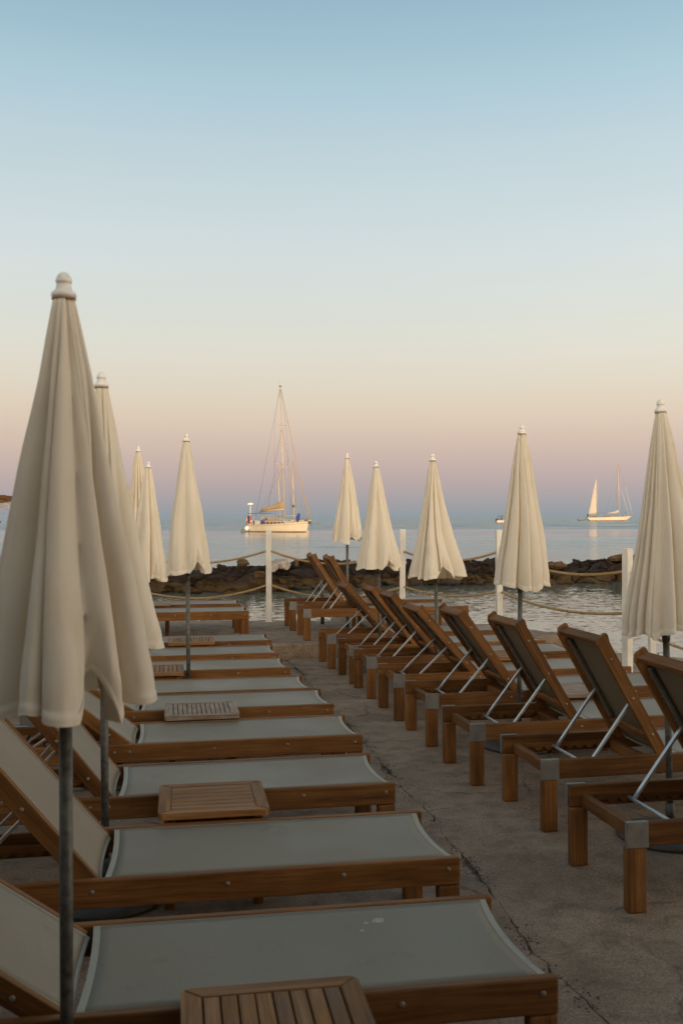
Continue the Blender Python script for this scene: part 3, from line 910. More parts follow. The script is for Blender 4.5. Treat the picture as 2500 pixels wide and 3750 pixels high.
# ------------------------------------------------------------------ side tables
def rounded(w, d, r, n=5):
    out = []
    for cx, cy, a0 in ((w - r, d - r, 0), (-w + r, d - r, 90), (-w + r, -d + r, 180), (w - r, -d + r, 270)):
        for k in range(n + 1):
            a = R(a0 + 90 * k / n); out.append((cx + r * math.cos(a), cy + r * math.sin(a)))
    return out
def make_table(loc, yaw, grey, nslat, cross, w=0.228, d=0.228, h=0.40):
    """square slatted table; cross: slats run away from the aisle side (y); else along x"""
    root = empty('side_table', loc, yaw)
    wx, wy = (twg_x, twg_y) if grey else (tw_x, tw_y)
    th = 0.026; fb = 0.052; rc = 0.022
    # mitred frame boards
    def board(nm, poly, m):
        bm = bmesh.new(); add_prism(bm, poly, h - th, h)
        bmesh.ops.bevel(bm, geom=[e for e in bm.edges if abs(e.verts[0].co.z - e.verts[1].co.z) < 1e-6 and e.verts[0].co.z > h - 0.001], offset=0.003, segments=2, affect='EDGES')
        return link(nm, to_mesh(bm, nm, m), root)
    g = 0.0012
    iw, idp = w - fb, d - fb
    def arc(cx, cy, a0, a1, n=4):
        return [(cx + rc * math.cos(R(a0 + (a1 - a0) * k / n)), cy + rc * math.sin(R(a0 + (a1 - a0) * k / n))) for k in range(n + 1)]
    board('frame_board', [(-iw + g, -idp), (iw - g, -idp)][::-1] + arc(-w + rc, -d + rc, 225, 270) [0:] + arc(w - rc, -d + rc, 270, 315), wx)
    board('frame_board', [(iw - g, idp), (-iw + g, idp)][::-1] + arc(w - rc, d - rc, 45, 90) + arc(-w + rc, d - rc, 90, 135), wx)
    board('frame_board', [(iw, -idp + g), (iw, idp - g)][::-1] + arc(w - rc, -d + rc, 316, 360) + arc(w - rc, d - rc, 0, 44), wy)
    board('frame_board', [(-iw, idp - g), (-iw, -idp + g)][::-1] + arc(-w + rc, d - rc, 136, 180) + arc(-w + rc, -d + rc, 180, 224), wy)
    gap = 0.0045
    if cross:
        sw = (2 * iw - gap * (nslat + 1)) / nslat
        me = box('slat', wy, 0, sw, -idp + 0.001, idp - 0.001, h - th + 0.002, h - 0.001, 0.002)
        for k in range(nslat): link('slat', me, root, (-iw + gap + k * (sw + gap), 0, rng.uniform(-0.0008, 0.0006)))
    else:
        sw = (2 * idp - gap * (nslat + 1)) / nslat
        me = box('slat', wx, -iw + 0.001, iw - 0.001, 0, sw, h - th + 0.002, h - 0.001, 0.002)
        for k in range(nslat): link('slat', me, root, (0, -idp + gap + k * (sw + gap), rng.uniform(-0.0008, 0.0006)))
    le = box('leg', wood_z, -0.021, 0.021, -0.021, 0.021, 0, h - th - 0.0005, 0.005, 2)
    for sx in (-1, 1):
        for sy in (-1, 1): link('leg', le, root, (sx * (w - 0.045), sy * (d - 0.045), 0))
    ap = box('apron', wood_x, -w + 0.068, w - 0.068, -0.009, 0.009, h - th - 0.050, h - th - 0.001, 0.002)
    ap2 = box('apron', wood_y, -0.009, 0.009, -d + 0.068, d - 0.068, h - th - 0.050, h - th - 0.001, 0.002)
    for s in (-1, 1):
        link('apron', ap, root, (0, s * (d - 0.045), 0)); link('apron', ap2, root, (s * (w - 0.045), 0, 0))
    return root
TG = 'small square wooden side tables between the loungers'
tables = [((-0.155, 2.36, 0), 9.3, False, 8, True, 'brown slatted side table at the bottom edge of the picture, nearest of all'),
          ((-0.565, 4.315, 0), 9.4, False, 6, False, 'brown side table with lengthwise slats between the second and third left loungers'),
          ((-0.895, 6.315, 0), 9.8, True, 12, True, 'weathered pale slatted side table between the fourth and fifth left loungers'),
          ((-1.50, 7.99, 0), 9.8, False, 10, True, 'slatted side table just left of the thin parasol pole, partly hidden by canvas'),
          ((-1.50, 9.90, 0), 9.8, False, 12, True, 'slatted side table crossed by the thin parasol pole, before the last lower lounger'),
          ((-2.34, 12.30, 0.17), 8.6, True, 10, True, 'side table on the raised platform between the two left loungers'),
          ((1.58, 6.98, 0), 11, True, 6, False, 'grey weathered side table between the third and fourth right loungers'),
          ((1.50, 8.78, 0), 10.8, False, 6, False, 'side table between the fifth and sixth right loungers, seen past the backrests'),
          ((0.36, 12.45, 0.17), 10, False, 8, True, 'side table on the raised platform between the two right loungers')]
for loc, yw, gr, ns, cr, lab in tables:
    t = make_table(loc, R(yw), gr, ns, cr)
    tag(t, lab, 'side table', TG)

# ------------------------------------------------------------------ closed parasols
def interp(tab, x):
    for (a, b) in zip(tab, tab[1:]):
        if x <= b[0]:
            t = (x - a[0]) / (b[0] - a[0]); return a[1] + (b[1] - a[1]) * t
    return tab[-1][1]
def canopy(seed, L, flare, creases, notches, depth=0.55, drift=0.0):
    """a closed parasol cover: broad flaps of cloth that lap over each other between sharp creases"""
    rr = random.Random(seed)
    prof = [(0.0, 0.027), (0.03, 0.034), (0.10, 0.049), (0.20, 0.068), (0.40, 0.102), (0.60, 0.136), (0.80, 0.174), (0.92, 0.194), (1.0, 0.200)]
    cr = sorted([(c % (2 * PI)) for c in creases])
    nf = len(cr)
    wid = [(cr[(k + 1) % nf] - cr[k]) % (2 * PI) for k in range(nf)]
    amp = [rr.uniform(0.88, 1.10) for _ in range(nf)]
    skew = [rr.choice((0.5, 0.62, 1.7, 2.1, 1.0)) for _ in range(nf)]
    hem = [rr.uniform(-0.008, 0.045) for _ in range(nf)]
    start = [rr.uniform(-0.4, 0.30) for _ in range(nf)]
    dep = [rr.uniform(0.55, 1.0) for _ in range(nf)]      # depth of the crease at the start of each flap
    nc = 240
    ts = [j / 58 for j in range(57)] + [0.977, 0.9785, 0.990, 1.0]
    nr = len(ts) - 1
    bm = bmesh.new()
    rings = []
    for j in range(nr + 1):
        t = ts[j]
        ring = []
        Rt = interp(prof, t) * (1 + (flare - 1) * t ** 1.5)
        for i in range(nc):
            ang = 2 * PI * i / nc
            k = nf - 1
            aa = (ang - drift * t) % (2 * PI)
            for q in range(nf):
                if (aa - cr[q]) % (2 * PI) < wid[q]: k = q; break
            u = ((aa - cr[k]) % (2 * PI)) / wid[k]
            da = u * wid[k] * Rt; db = (1 - u) * wid[k] * Rt
            ka, kb = (0.0045, 0.020) if skew[k] < 1 else (0.020, 0.0045) if skew[k] > 1 else (0.010, 0.010)
            open_ = 0.35 + 0.65 * t
            ka *= open_ * 1.6; kb *= open_ * 1.6
            p = max(0.0, 1 - math.exp(-da / ka) - math.exp(-db / kb))
            bulge = math.sin(PI * u)
            kn, kp = (k + 1) % nf, (k - 1) % nf
            wn = max(0, u - 0.5); wp = max(0, 0.5 - u)
            A = amp[k] * (1 - wn - wp) + amp[kn] * wn + amp[kp] * wp
            H = hem[k] * (1 - wn - wp) + hem[kn] * wn + hem[kp] * wp
            D = dep[k] * (1 - u) + dep[kn] * u
            S = start[k] * (1 - u) + start[kn] * u
            size = min(1.0, wid[k] / 0.6)
            grow = min(1, max(0.25, (t - S) * 2.6 + 0.3))
            drop = min(0.58 * Rt, 0.028 + 0.090 * t) * D * (0.5 + 0.5 * size) * grow
            r = Rt * A - drop * (1 - p) + 0.05 * Rt * bulge
            base = Vector((math.cos(ang), math.sin(ang), 0))
            tan = Vector((-base.y, base.x, 0))
            ln = (1 if skew[k] < 1 else -1 if skew[k] > 1 else 0)
            pos = base * r - tan * (ln * p * 0.034 * size * grow * min(1, t * 1.8))
            nz = 0.018 * (1 - p) * t ** 3
            for na, nd, nw in notches:
                dth = (aa - na + PI) % (2 * PI) - PI
                q = max(0, 1 - abs(dth) / nw)
                nz += nd * q ** 0.75 * max(0, (t - 0.5) / 0.5) ** 2.5
                if nd < 0: continue
                pos -= base * (0.050 * math.exp(-(dth / (nw * 0.45)) ** 2) * max(0, (t - 0.75) / 0.25) ** 1.5)
                pin = math.exp(-(dth / (nw * 1.3)) ** 2) * math.exp(-((t - 0.96) / 0.10) ** 2)
                pos += base * (0.006 * pin * math.sin(dth * 34 + t * 20))
            z = -L * (1 + H * t) * t + nz
            pos.x += 0.014 * t * math.sin(t * 2.2 + seed * 2)
            ns = noise.noise(Vector((base.x * 1.6, base.y * 1.6, z * 2.2 + seed * 3.3))) * 0.016 * (0.2 + t)
            ns += noise.noise(Vector((pos.x * 16, pos.y * 16, z * 5 + seed))) * 0.0045 * (0.3 + t)
            ns += noise.noise(Vector((base.x * 7, base.y * 7, z * 24 + seed))) * 0.0032 * max(0, t - 0.78) * 4.5
            pos += base * ns
            if j >= nr - 2: pos += base * 0.0028
            ring.append(bm.verts.new((pos.x, pos.y, z)))
        rings.append(ring)
    for a, b in zip(rings, rings[1:]):
        for i in range(nc): bm.faces.new((a[i], a[(i + 1) % nc], b[(i + 1) % nc], b[i]))
    bm.faces.new(rings[0])
    return to_mesh(bm, 'canopy', canvas_m, True)
finial_me = lathe('finial', white_plastic, [(0.0, -0.004), (0.028, -0.004), (0.0305, 0.0), (0.0305, 0.007), (0.0285, 0.010), (0.024, 0.0125), (0.0195, 0.019), (0.0180, 0.028), (0.0182, 0.0335),
                                  (0.0196, 0.0345), (0.0198, 0.037), (0.0190, 0.044), (0.0162, 0.051), (0.0115, 0.0565), (0.006, 0.0595), (0.0, 0.0605)], 24)
ring_me = lathe('top_ring', beige_m, [(0.0, -0.008), (0.029, -0.008), (0.0295, -0.0045), (0.0, -0.0045)], 24)
PG = 'closed cream parasols among the loungers'
# x, y, floor z, total height, canopy length, flare, seed, pole tilt, crease angles, notches, drift, label   (the front is at 4.71)
BK = [0.3, 1.0, 1.75, 2.4]
parasols = [
    (-0.680, 2.45, 0.0, 2.21, 0.985, 1.11, 1.0, 0.0, BK + [3.2, 3.78, 4.30, 4.72, 5.28, 5.66, 6.0], [(5.12, -0.024, 0.6), (5.34, 0.105, 0.18), (5.66, -0.030, 0.3), (3.75, -0.03, 0.7), (0.9, 0.08, 0.3)], 0.14, 'largest closed cream parasol, nearest on the left, hiding the others behind it'),
    (-1.005, 4.22, 0.0, 2.225, 1.08, 1.14, 2.4, -0.004, BK + [3.2, 3.8, 4.4, 5.05, 5.5, 5.95], [(5.7, 0.05, 0.3)], 0.0, 'closed parasol half hidden behind the largest one on the left'),
    (-2.32, 11.4, 0.17, 2.27, 1.05, 0.86, 3.1, 0.0, BK + [3.1, 3.5, 3.9, 4.3, 4.7, 5.2, 5.7], [], 0.0, 'thin far closed parasol, leftmost of the two small ones beside the large left parasols'),
    (-1.84, 9.5, 0.0, 2.155, 1.08, 0.98, 4.7, 0.0, BK + [3.3, 4.1, 4.95, 5.5], [(5.2, 0.03, 0.3)], 0.0, 'small closed parasol, right of the two small ones beside the large left parasols'),
    (-1.235, 8.02, 0.0, 2.29, 1.05, 0.90, 5.2, -0.005, BK + [3.3, 3.75, 4.1, 4.78, 5.6, 6.1], [(5.15, 0.10, 0.28)], 0.05, 'slim closed parasol standing alone between the left loungers, long pole in front of the rocks'),
    (0.066, 12.6, 0.17, 2.25, 1.02, 0.96, 6.9, 0.004, BK + [3.2, 3.6, 3.9, 4.80, 5.35, 5.9], [(4.6, -0.03, 0.4), (4.98, 0.07, 0.22), (5.9, 0.06, 0.4)], 0.0, 'closed parasol on the raised platform just right of the large yacht'),
    (0.405, 10.5, 0.0, 2.20, 1.05, 1.17, 7.3, -0.018, BK + [3.2, 3.75, 4.2, 4.75, 5.5, 6.0], [(5.22, 0.11, 0.34)], -0.05, 'closed flared parasol just left of the second white post'),
    (0.862, 8.95, 0.0, 2.175, 1.05, 1.32, 8.8, -0.020, BK + [3.1, 3.6, 4.0, 4.35, 4.85, 5.6], [(5.05, 0.11, 0.34)], 0.0, 'widest flared closed parasol just right of the second white post'),
    (1.225, 6.95, 0.0, 2.245, 1.05, 0.98, 9.9, 0.016, BK + [3.3, 4.12, 4.72, 5.55], [(4.95, -0.035, 0.4), (5.45, 0.06, 0.22)], 0.15, 'closed parasol between the yacht with the raised sail and the wide flared parasol'),
    (1.632, 4.98, 0.0, 2.185, 1.08, 1.02, 10.4, -0.016, BK + [3.15, 3.5, 3.82, 4.1, 4.38, 4.70, 5.25, 5.8], [], 0.0, 'large closed parasol cut by the right edge of the picture'),
]
for (x, y, z0, H, CL, fl, sd_, tilt, crs, notches, dr, lab) in parasols:
    root = empty('parasol', (x, y, z0))
    root.rotation_euler = (0, tilt, 0)
    hz = H - 0.0605
    link('finial', finial_me, root, (0, 0, hz))
    link('top_ring', ring_me, root, (0, 0, hz))
    link('canopy', canopy(sd_, CL, fl, crs, notches, 0.78, dr), root, (0, 0, hz - 0.006))
    jz = hz - CL - rng.uniform(0.0, 0.05)
    link('upper_pole', tube('upper_pole', galv, [(0, 0, jz - 0.05), (0, 0, hz - 0.05)], 0.0125, 12), root)
    link('lower_pole', tube('lower_pole', galv, [(0, 0, 0.02), (0, 0, jz)], 0.0165, 16), root)
    link('collar', lathe('collar', dark_steel, [(0.0, -0.03), (0.0195, -0.03), (0.0205, -0.012), (0.0225, 0.0), (0.0215, 0.006), (0.0, 0.006)], 16), root, (0, 0, jz))
    link('base', lathe('base', base_m, [(0.0, 0.0), (0.25, 0.0), (0.262, 0.008), (0.258, 0.022), (0.20, 0.034), (0.045, 0.045), (0.0, 0.045)], 40), root)
    link('base_sleeve', lathe('base_sleeve', galv, [(0.0, 0.04), (0.023, 0.04), (0.023, 0.17), (0.0, 0.17)], 16), root)
    tag(root, lab, 'parasol', PG)
# a bare pole without a canopy, and a short steel post on the platform
o = empty('parasol_stand', (-1.37, 6.12, 0))
link('pole', tube('pole', galv, [(0, 0, 0.02), (0, 0, 0.72)], 0.0165, 14), o)
link('base', lathe('base', base_m, [(0.0, 0.0), (0.25, 0.0), (0.262, 0.008), (0.258, 0.022), (0.20, 0.034), (0.045, 0.045), (0.0, 0.045)], 40), o)
tag(o, 'bare galvanised parasol pole without canopy among the left backrests', 'parasol stand')
o = link('steel_post', tube('steel_post', galv, [(0, 0, 0), (0, 0, 0.74)], 0.026, 14), None, (-0.265, 13.45, 0.17))
tag(o, 'short round grey steel post behind the far raised backrest on the platform', 'post')

# ------------------------------------------------------------------ white posts and ropes
posts = [(-3.05, 14.1, 0.17, 0.0, 0.0, 'white square post hidden behind the left parasols on the platform'),
         (-1.01, 13.79, 0.17, 0.0, 0.0, 'white square rope post standing free in front of the large yacht'),
         (0.80, 13.30, 0.17, 0.0, 0.012, 'white square rope post between two flared parasols'),
         (1.93, 12.25, 0.17, 0.2, 0.0, 'white square rope post mostly hidden by the parasol in front of it'),
         (2.89, 10.12, 0.0, 0.62, 0.012, 'thick white rope post left of the large right parasol'),
         (3.57, 11.5, 0.0, 0.2, 0.0, 'white post behind the pole of the large right parasol'),
         (4.75, 9.2, 0.0, 0.3, 0.0, 'white rope post outside the right edge of the picture')]
for i, (x, y, z, rz, tl, lab) in enumerate(posts):
    w = 0.037 if i != 4 else 0.043
    root = empty('rope_post', (x, y, z), rz)
    root.rotation_euler = (0, tl, rz)
    hh = 1.275 if i != 5 else 1.0
    link('shaft', box('shaft', white_paint, -w, w, -w * 0.85, w * 0.85, 0.006, hh, 0.004, 2), root)
    bm = bmesh.new(); add_box(bm, -0.075, 0.075, -0.05, 0.05, 0, 0.006, 0.001)
    link('base_plate', to_mesh(bm, 'base_plate', white_paint), root)
    bme = lathe('bolt', dark_steel, [(0, 0), (0.009, 0), (0.009, 0.012), (0.005, 0.013), (0.005, 0.022), (0, 0.022)], 6, False)
    for sx in (-1, 1): link('bolt', bme, root, (sx * 0.06, -0.03, 0.006))
    tag(root, lab, 'post', 'white posts carrying the rope barrier')
def rope(a, b, sag, lab, skew=0.0):
    a = Vector(a); b = Vector(b)
    L = (b - a).length * 1.02
    n = max(20, int(L / 0.011))
    rad = 0.0172; sr = 0.0098; off = rad - sr; pit = 0.085
    def P(t): return a + (b - a) * t + Vector((0, 0, -sag * 4 * t * (1 - t) * (1 + skew * (t - 0.5) * 2)))
    mid = P(0.5)
    bm = bmesh.new()
    for s in range(3):
        rings = []
        for i in range(n + 1):
            t = i / n
            p = P(t); d = (P(min(1, t + 0.01)) - P(max(0, t - 0.01))).normalized()
            u = d.cross(Vector((0, 0, 1))).normalized(); v = d.cross(u).normalized()
            ph = 2 * PI * (t * L / pit + s / 3)
            c = p + (u * math.cos(ph) + v * math.sin(ph)) * off
            rings.append([bm.verts.new(c - a + (u * math.cos(ph + 2 * PI * k / 7) + v * math.sin(ph + 2 * PI * k / 7)) * sr) for k in range(7)])
        for x, y in zip(rings, rings[1:]):
            for k in range(7): bm.faces.new((x[k], x[(k + 1) % 7], y[(k + 1) % 7], y[k]))
        bm.faces.new(rings[0][::-1]); bm.faces.new(rings[-1])
    o = link('rope', to_mesh(bm, 'rope', rope_m, True), None, a)
    tag(o, lab, 'rope', 'twisted ropes strung between the white posts')
rope((-3.05, 14.06, 1.13), (-1.05, 13.76, 1.15), 0.16, 'upper rope running left from the free-standing white post')
rope((-3.05, 14.06, 0.66), (-1.05, 13.76, 0.675), 0.175, 'lower rope running left from the free-standing white post')
rope((-0.97, 13.76, 1.15), (0.765, 13.27, 1.15), 0.17, 'upper rope between the free-standing white post and the second white post')
rope((-0.97, 13.76, 0.68), (0.765, 13.27, 0.67), 0.155, 'lower rope between the free-standing white post and the second white post')
rope((0.835, 13.26, 1.15), (1.90, 12.25, 1.17), 0.115, 'upper rope between the second and third white posts, behind the widest parasol')
rope((0.835, 13.26, 0.68), (1.90, 12.25, 0.685), 0.085, 'lower rope between the second and third white posts, below the widest parasol')
rope((1.96, 12.2, 1.16), (2.86, 10.14, 1.04), 0.12, 'upper rope crossing the breakwater left of the thick white post')
rope((1.96, 12.2, 0.68), (2.86, 10.14, 0.615), 0.085, 'long lower rope sagging over the water left of the thick white post')
rope((2.93, 10.08, 0.50), (3.56, 11.46, 0.45), 0.10, 'lower rope from the thick white post to the white post behind the right parasol')
rope((2.93, 10.08, 0.49), (4.75, 9.2, 0.47), 0.27, 'lowest sagging rope running right from the thick white post')
rope((2.93, 10.08, 1.04), (4.75, 9.2, 1.04), 0.2, 'upper rope running right from the thick white post, behind the right parasol')

# ------------------------------------------------------------------ boats
def hull_part(name, m, parent, L, B, fs, fb, over_s, over_b, z_lo, z_hi, grow=1.0, deck=True, plumb_tr=True):
    """z_lo..z_hi are fractions: -1 keel line .. 0 water .. 1 sheer"""
    bm = bmesh.new(); ns, nz = 26, 8
    cols = []
    for i in range(ns + 1):
        t = i / ns
        b = B / 2 * (min(1, 0.70 + 0.75 * t) if t < 0.4 else 1.0) * (max(0.0, 1 - ((max(0, t - 0.42)) / 0.58) ** 2.1))
        b = max(b, 0.02)
        sheer = fs + (fb - fs) * t ** 1.5 - 0.10 * math.sin(PI * t)
        colv = []
        for k in range(nz + 1):
            f = z_lo + (z_hi - z_lo) * k / nz
            z = f * sheer if f >= 0 else f * 0.6
            q = max(0, min(1, f)); wl = 0.80 + 0.20 * q ** 0.7
            if f < 0: wl = 0.80 * (1 + f * 0.5)
            x = t * L - over_b * (1 - q) * max(0, (t - 0.5) * 2) ** 2 + over_s * (1 - q) * max(0, (0.5 - t) * 2) ** 2
            colv.append((x - L / 2, b * wl * grow, z))
        cols.append(colv)
    for s in (-1, 1):
        g = [[bm.verts.new((x, s * y, z)) for (x, y, z) in c] for c in cols]
        for i in range(ns):
            for k in range(nz): bm.faces.new((g[i][k], g[i + 1][k], g[i + 1][k + 1], g[i][k + 1]))
        if s == -1: g0 = g
        else: g1 = g
    if deck:
        for i in range(ns): bm.faces.new((g0[i][-1], g0[i + 1][-1], g1[i + 1][-1], g1[i][-1]))
    for k in range(nz): bm.faces.new((g0[0][k], g1[0][k], g1[0][k + 1], g0[0][k + 1]))
    for k in range(nz): bm.faces.new((g0[-1][k], g1[-1][k], g1[-1][k + 1], g0[-1][k + 1]))
    return link(name, to_mesh(bm, name, m, False), parent)
def cyl(name, m, parent, a, b, r, r2=None, n=8):
    return link(name, tube(name, m, [a, b], [r, r2 if r2 is not None else r], n), parent)
def bx(name, m, parent, x0, x1, y0, y1, z0, z1, bev=0.0):
    return link(name, box(name, m, x0, x1, y0, y1, z0, z1, bev, 2), parent)
def cabin(parent, x0, x1, w, z0, h, slope, m, nwin, wz0, wz1, name='cabin'):
    bm = bmesh.new()
    add_box(bm, x0, x1, -w, w, z0, z0 + h, 0.0)
    for v in bm.verts:
        if v.co.z > z0 + h * 0.9:
            v.co.y *= 0.82
            v.co.x += slope if v.co.x < (x0 + x1) / 2 else -slope * 2.4
    bmesh.ops.bevel(bm, geom=bm.edges[:], offset=0.05, segments=2, affect='EDGES')
    c = link(name, to_mesh(bm, name, m), parent)
    span = (x1 - x0 - 1.2 * slope - slope * 2) ; ww = span / nwin
    for s in (-1, 1):
        for k in range(nwin):
            xa = x0 + 0.6 * slope + 0.2 + k * ww; xb = xa + ww * 0.82
            bm = bmesh.new()
            def yy(z): return s * (w * (1 - 0.18 * (z - z0) / h) + 0.012)
            q = [(xa, wz0), (xb, wz0), (xb - 0.08, wz1), (xa + 0.06, wz1)]
            f = [bm.verts.new((x, yy(z), z)) for x, z in q]; g = [bm.verts.new((x, yy(z) - s * 0.03, z)) for x, z in q]
            bm.faces.new(f); bm.faces.new(g[::-1])
            for i in range(4): bm.faces.new((f[i], f[(i + 1) % 4], g[(i + 1) % 4], g[i]))
            link('window', to_mesh(bm, 'window', glass_m), c)
    return c
def curve_solid(name, m, parent, sections, n=10):
    """sections: (x, y, z, ry, rz) ellipses across x"""
    bm = bmesh.new(); rings = []
    for (x, y, z, ry, rz) in sections:
        rings.append([bm.verts.new((x, y + ry * math.cos(2 * PI * k / n), z + rz * math.sin(2 * PI * k / n))) for k in range(n)])
    for a, b in zip(rings, rings[1:]):
        for k in range(n): bm.faces.new((a[k], a[(k + 1) % n], b[(k + 1) % n], b[k]))
    bm.faces.new(rings[0][::-1]); bm.faces.new(rings[-1])
    return link(name, to_mesh(bm, name, m, True), parent)
def cloth(name, m, parent, x0, x1, y, z0, z1, seed=0):
    def f(u, v):
        return Vector((x0 + (x1 - x0) * u + 0.05 * (1 - v) * math.sin(seed), y + 0.06 * math.sin(u * 9 + seed) + 0.05 * math.sin(v * 5 + seed), z0 + (z1 - z0) * v - 0.06 * (1 - v) * math.sin(u * 7 + seed)))
    return link(name, grid_mesh(name, m, f, 8, 8, True, 0.02), parent)

# large anchored yacht, bow to the right and turned towards the deck
y1 = empty('sailing_yacht', (-10.0, 163.6, SEA), R(-47))
tag(y1, 'large cream sailing yacht at anchor with a beige boom cover, left of centre', 'sailing yacht')
LY, BY, FS, FB = 14.3, 3.9, 1.20, 1.72
hull_part('hull', hull_m, y1, LY, BY, FS, FB, 0.5, 0.75, -0.6, 1.0)
hull_part('boot_stripe', boot_m, y1, LY, BY, FS, FB, 0.5, 0.75, -0.02, 0.075, 1.006, False)
hull_part('cove_line', line_m, y1, LY, BY, FS, FB, 0.5, 0.75, 0.82, 0.85, 1.006, False)
hull_part('toe_rail', teak_far, y1, LY, BY, FS, FB, 0.5, 0.75, 1.0, 1.045, 1.0, False)
cab = cabin(y1, -3.6, 3.3, 1.35, 1.15, 0.62, 0.35, deck_m, 6, 1.33, 1.62)
cabin(y1, -3.9, -0.9, 1.15, 1.70, 0.72, 0.5, beige_m, 2, 1.88, 2.25, 'sprayhood')
bx('coaming', deck_m, y1, -6.4, -3.7, -1.5, 1.5, 1.05, 1.38, 0.06)
# mast raked slightly aft (to the left in view)
mx_, mh = 1.1, 23.9
mtop = (mx_ - 1.0, 0, mh)
def mp(z): t = (z - 1.7) / (mh - 1.7); return (mx_ + (mtop[0] - mx_) * t, 0, z)
cyl('mast', mast_m, y1, (mx_, 0, 1.2), mtop, 0.14, 0.09)
for zz, wd in ((17.4, 1.25), (11.0, 1.5)):
    p = mp(zz)
    for s in (-1, 1): cyl('spreader', mast_m, y1, p, (p[0] - 0.35, s * wd, zz + 0.12), 0.055, 0.035, 6)
bx('masthead_fitting', dark_steel, y1, mtop[0] - 0.25, mtop[0] + 0.3, -0.08, 0.08, mh - 0.05, mh + 0.1)
cyl('antenna', wire_m, y1, (mtop[0] - 0.2, 0, mh), (mtop[0] - 0.35, 0, mh + 1.1), 0.015, 0.01, 5)
def wires(parent, segs, r=0.022, m=wire_m):
    for a, b in segs: cyl('stay', m, parent, a, b, r, r, 5)
bow = (LY / 2 - 0.1, 0, FB + 0.1); st = (-LY / 2 + 0.2, 0, FS + 0.2)
wires(y1, [(mtop, st)], 0.024)
wires(y1, [(mtop, (mp(17.4)[0] - 0.35, 1.25, 17.5)), (mtop, (mp(17.4)[0] - 0.35, -1.25, 17.5)),
           ((mp(17.4)[0] - 0.35, 1.25, 17.5), (mp(11)[0] - 0.35, 1.5, 11.1)), ((mp(17.4)[0] - 0.35, -1.25, 17.5), (mp(11)[0] - 0.35, -1.5, 11.1)),
           ((mp(11)[0] - 0.35, 1.5, 11.1), (0.7, 1.85, 1.5)), ((mp(11)[0] - 0.35, -1.5, 11.1), (0.7, -1.85, 1.5)),
           (mp(11), (1.6, 1.8, 1.5)), (mp(11), (1.6, -1.8, 1.5)), (mp(17.3), (mp(11)[0] - 0.35, -1.5, 11.1)), (mp(10.6), (-5.6, 0, 3.1)), (mp(16.5), (-3.4, 0, 3.6))], 0.018)
cyl('furled_headsail', beige_m, y1, (bow[0], 0, bow[2]), (mtop[0] + 0.15, 0, mh - 0.4), 0.075, 0.04, 8)
cyl('furled_staysail', beige_m, y1, (LY / 2 - 2.6, 0, 1.7), (mp(17.0)[0] + 0.1, 0, 17.0), 0.06, 0.03, 8)
# boom with the sail stowed under a beige cover
cyl('boom', mast_m, y1, (mx_ - 0.2, 0, 3.75), (-5.3, -0.25, 3.35), 0.15, 0.13, 8)
curve_solid('sail_cover', beige_m, y1, [(-4.9, -0.24, 3.60, 0.10, 0.12), (-4.0, -0.2, 3.78, 0.20, 0.27), (-2.4, -0.14, 3.98, 0.26, 0.38), (-0.8, -0.06, 4.20, 0.30, 0.50), (0.2, -0.02, 4.36, 0.30, 0.62), (0.65, 0, 4.48, 0.26, 0.72), (0.85, 0, 4.45, 0.15, 0.55)])
cyl('mizzen_boom', mast_m, y1, (0.2, -0.6, 2.55), (4.4, -0.5, 2.65), 0.07, 0.07, 6)
# stern gear: radar pole, arch, laundry, fender, liferaft
cyl('radar_pole', white_paint, y1, (-6.6, -1.1, 1.2), (-6.6, -1.1, 4.5), 0.07, 0.06)
link('radar_dome', lathe('radar_dome', white_plastic, [(0, 0), (0.42, 0), (0.5, 0.08), (0.48, 0.25), (0.3, 0.36), (0, 0.4)], 14), y1, (-6.6, -1.1, 4.5))
for s in (-1, 1):
    cyl('arch_leg', white_paint, y1, (-6.9, s * 1.35, 1.2), (-6.5, s * 1.25, 3.05), 0.04, 0.04, 6)
bx('solar_panel', navy_m, y1, -7.0, -4.0, -1.5, 1.5, 3.05, 3.11)
bx('bimini', beige_m, y1, -5.6, -2.6, -1.3, 1.3, 2.62, 2.72, 0.03)
for x in (-5.4, -2.9):
    for s in (-1, 1): cyl('bimini_leg', white_paint, y1, (x, s * 1.25, 1.3), (x, s * 1.25, 2.64), 0.025, 0.025, 5)
cloth('hanging_cloth', navy_m, y1, -6.75, -6.2, -1.62, 1.5, 2.7, 1)
cloth('hanging_cloth', pink_m, y1, -6.15, -5.2, -1.66, 1.45, 1.95, 2)
cloth('hanging_cloth', red_m, y1, -6.15, -5.7, -1.60, 1.9, 2.75, 3)
cloth('hanging_cloth', orange_m, y1, -7.0, -6.8, -1.60, 1.7, 2.4, 4)
cloth('hanging_cloth', red_m, y1, -6.95, -6.7, -1.64, 1.2, 1.8, 5)
cloth('hanging_cloth', navy_m, y1, -5.15, -4.85, -1.66, 1.2, 1.8, 7)
bx('white_locker', deck_m, y1, -4.6, -3.4, -1.85, -1.5, 1.15, 1.85, 0.06)
bx('fuel_can', blue_m, y1, -2.75, -2.3, -1.95, -1.65, 1.3, 1.9, 0.06)
link('fender', lathe('fender', white_plastic, [(0, -0.45), (0.25, -0.38), (0.40, -0.15), (0.42, 0.08), (0.30, 0.30), (0.1, 0.42), (0, 0.44)], 14), y1, (-7.3, -1.3, 0.55))
cyl('stern_float', rubber_m, y1, (-8.3, -1.8, 0.12), (-7.2, -0.9, 0.15), 0.26, 0.24)
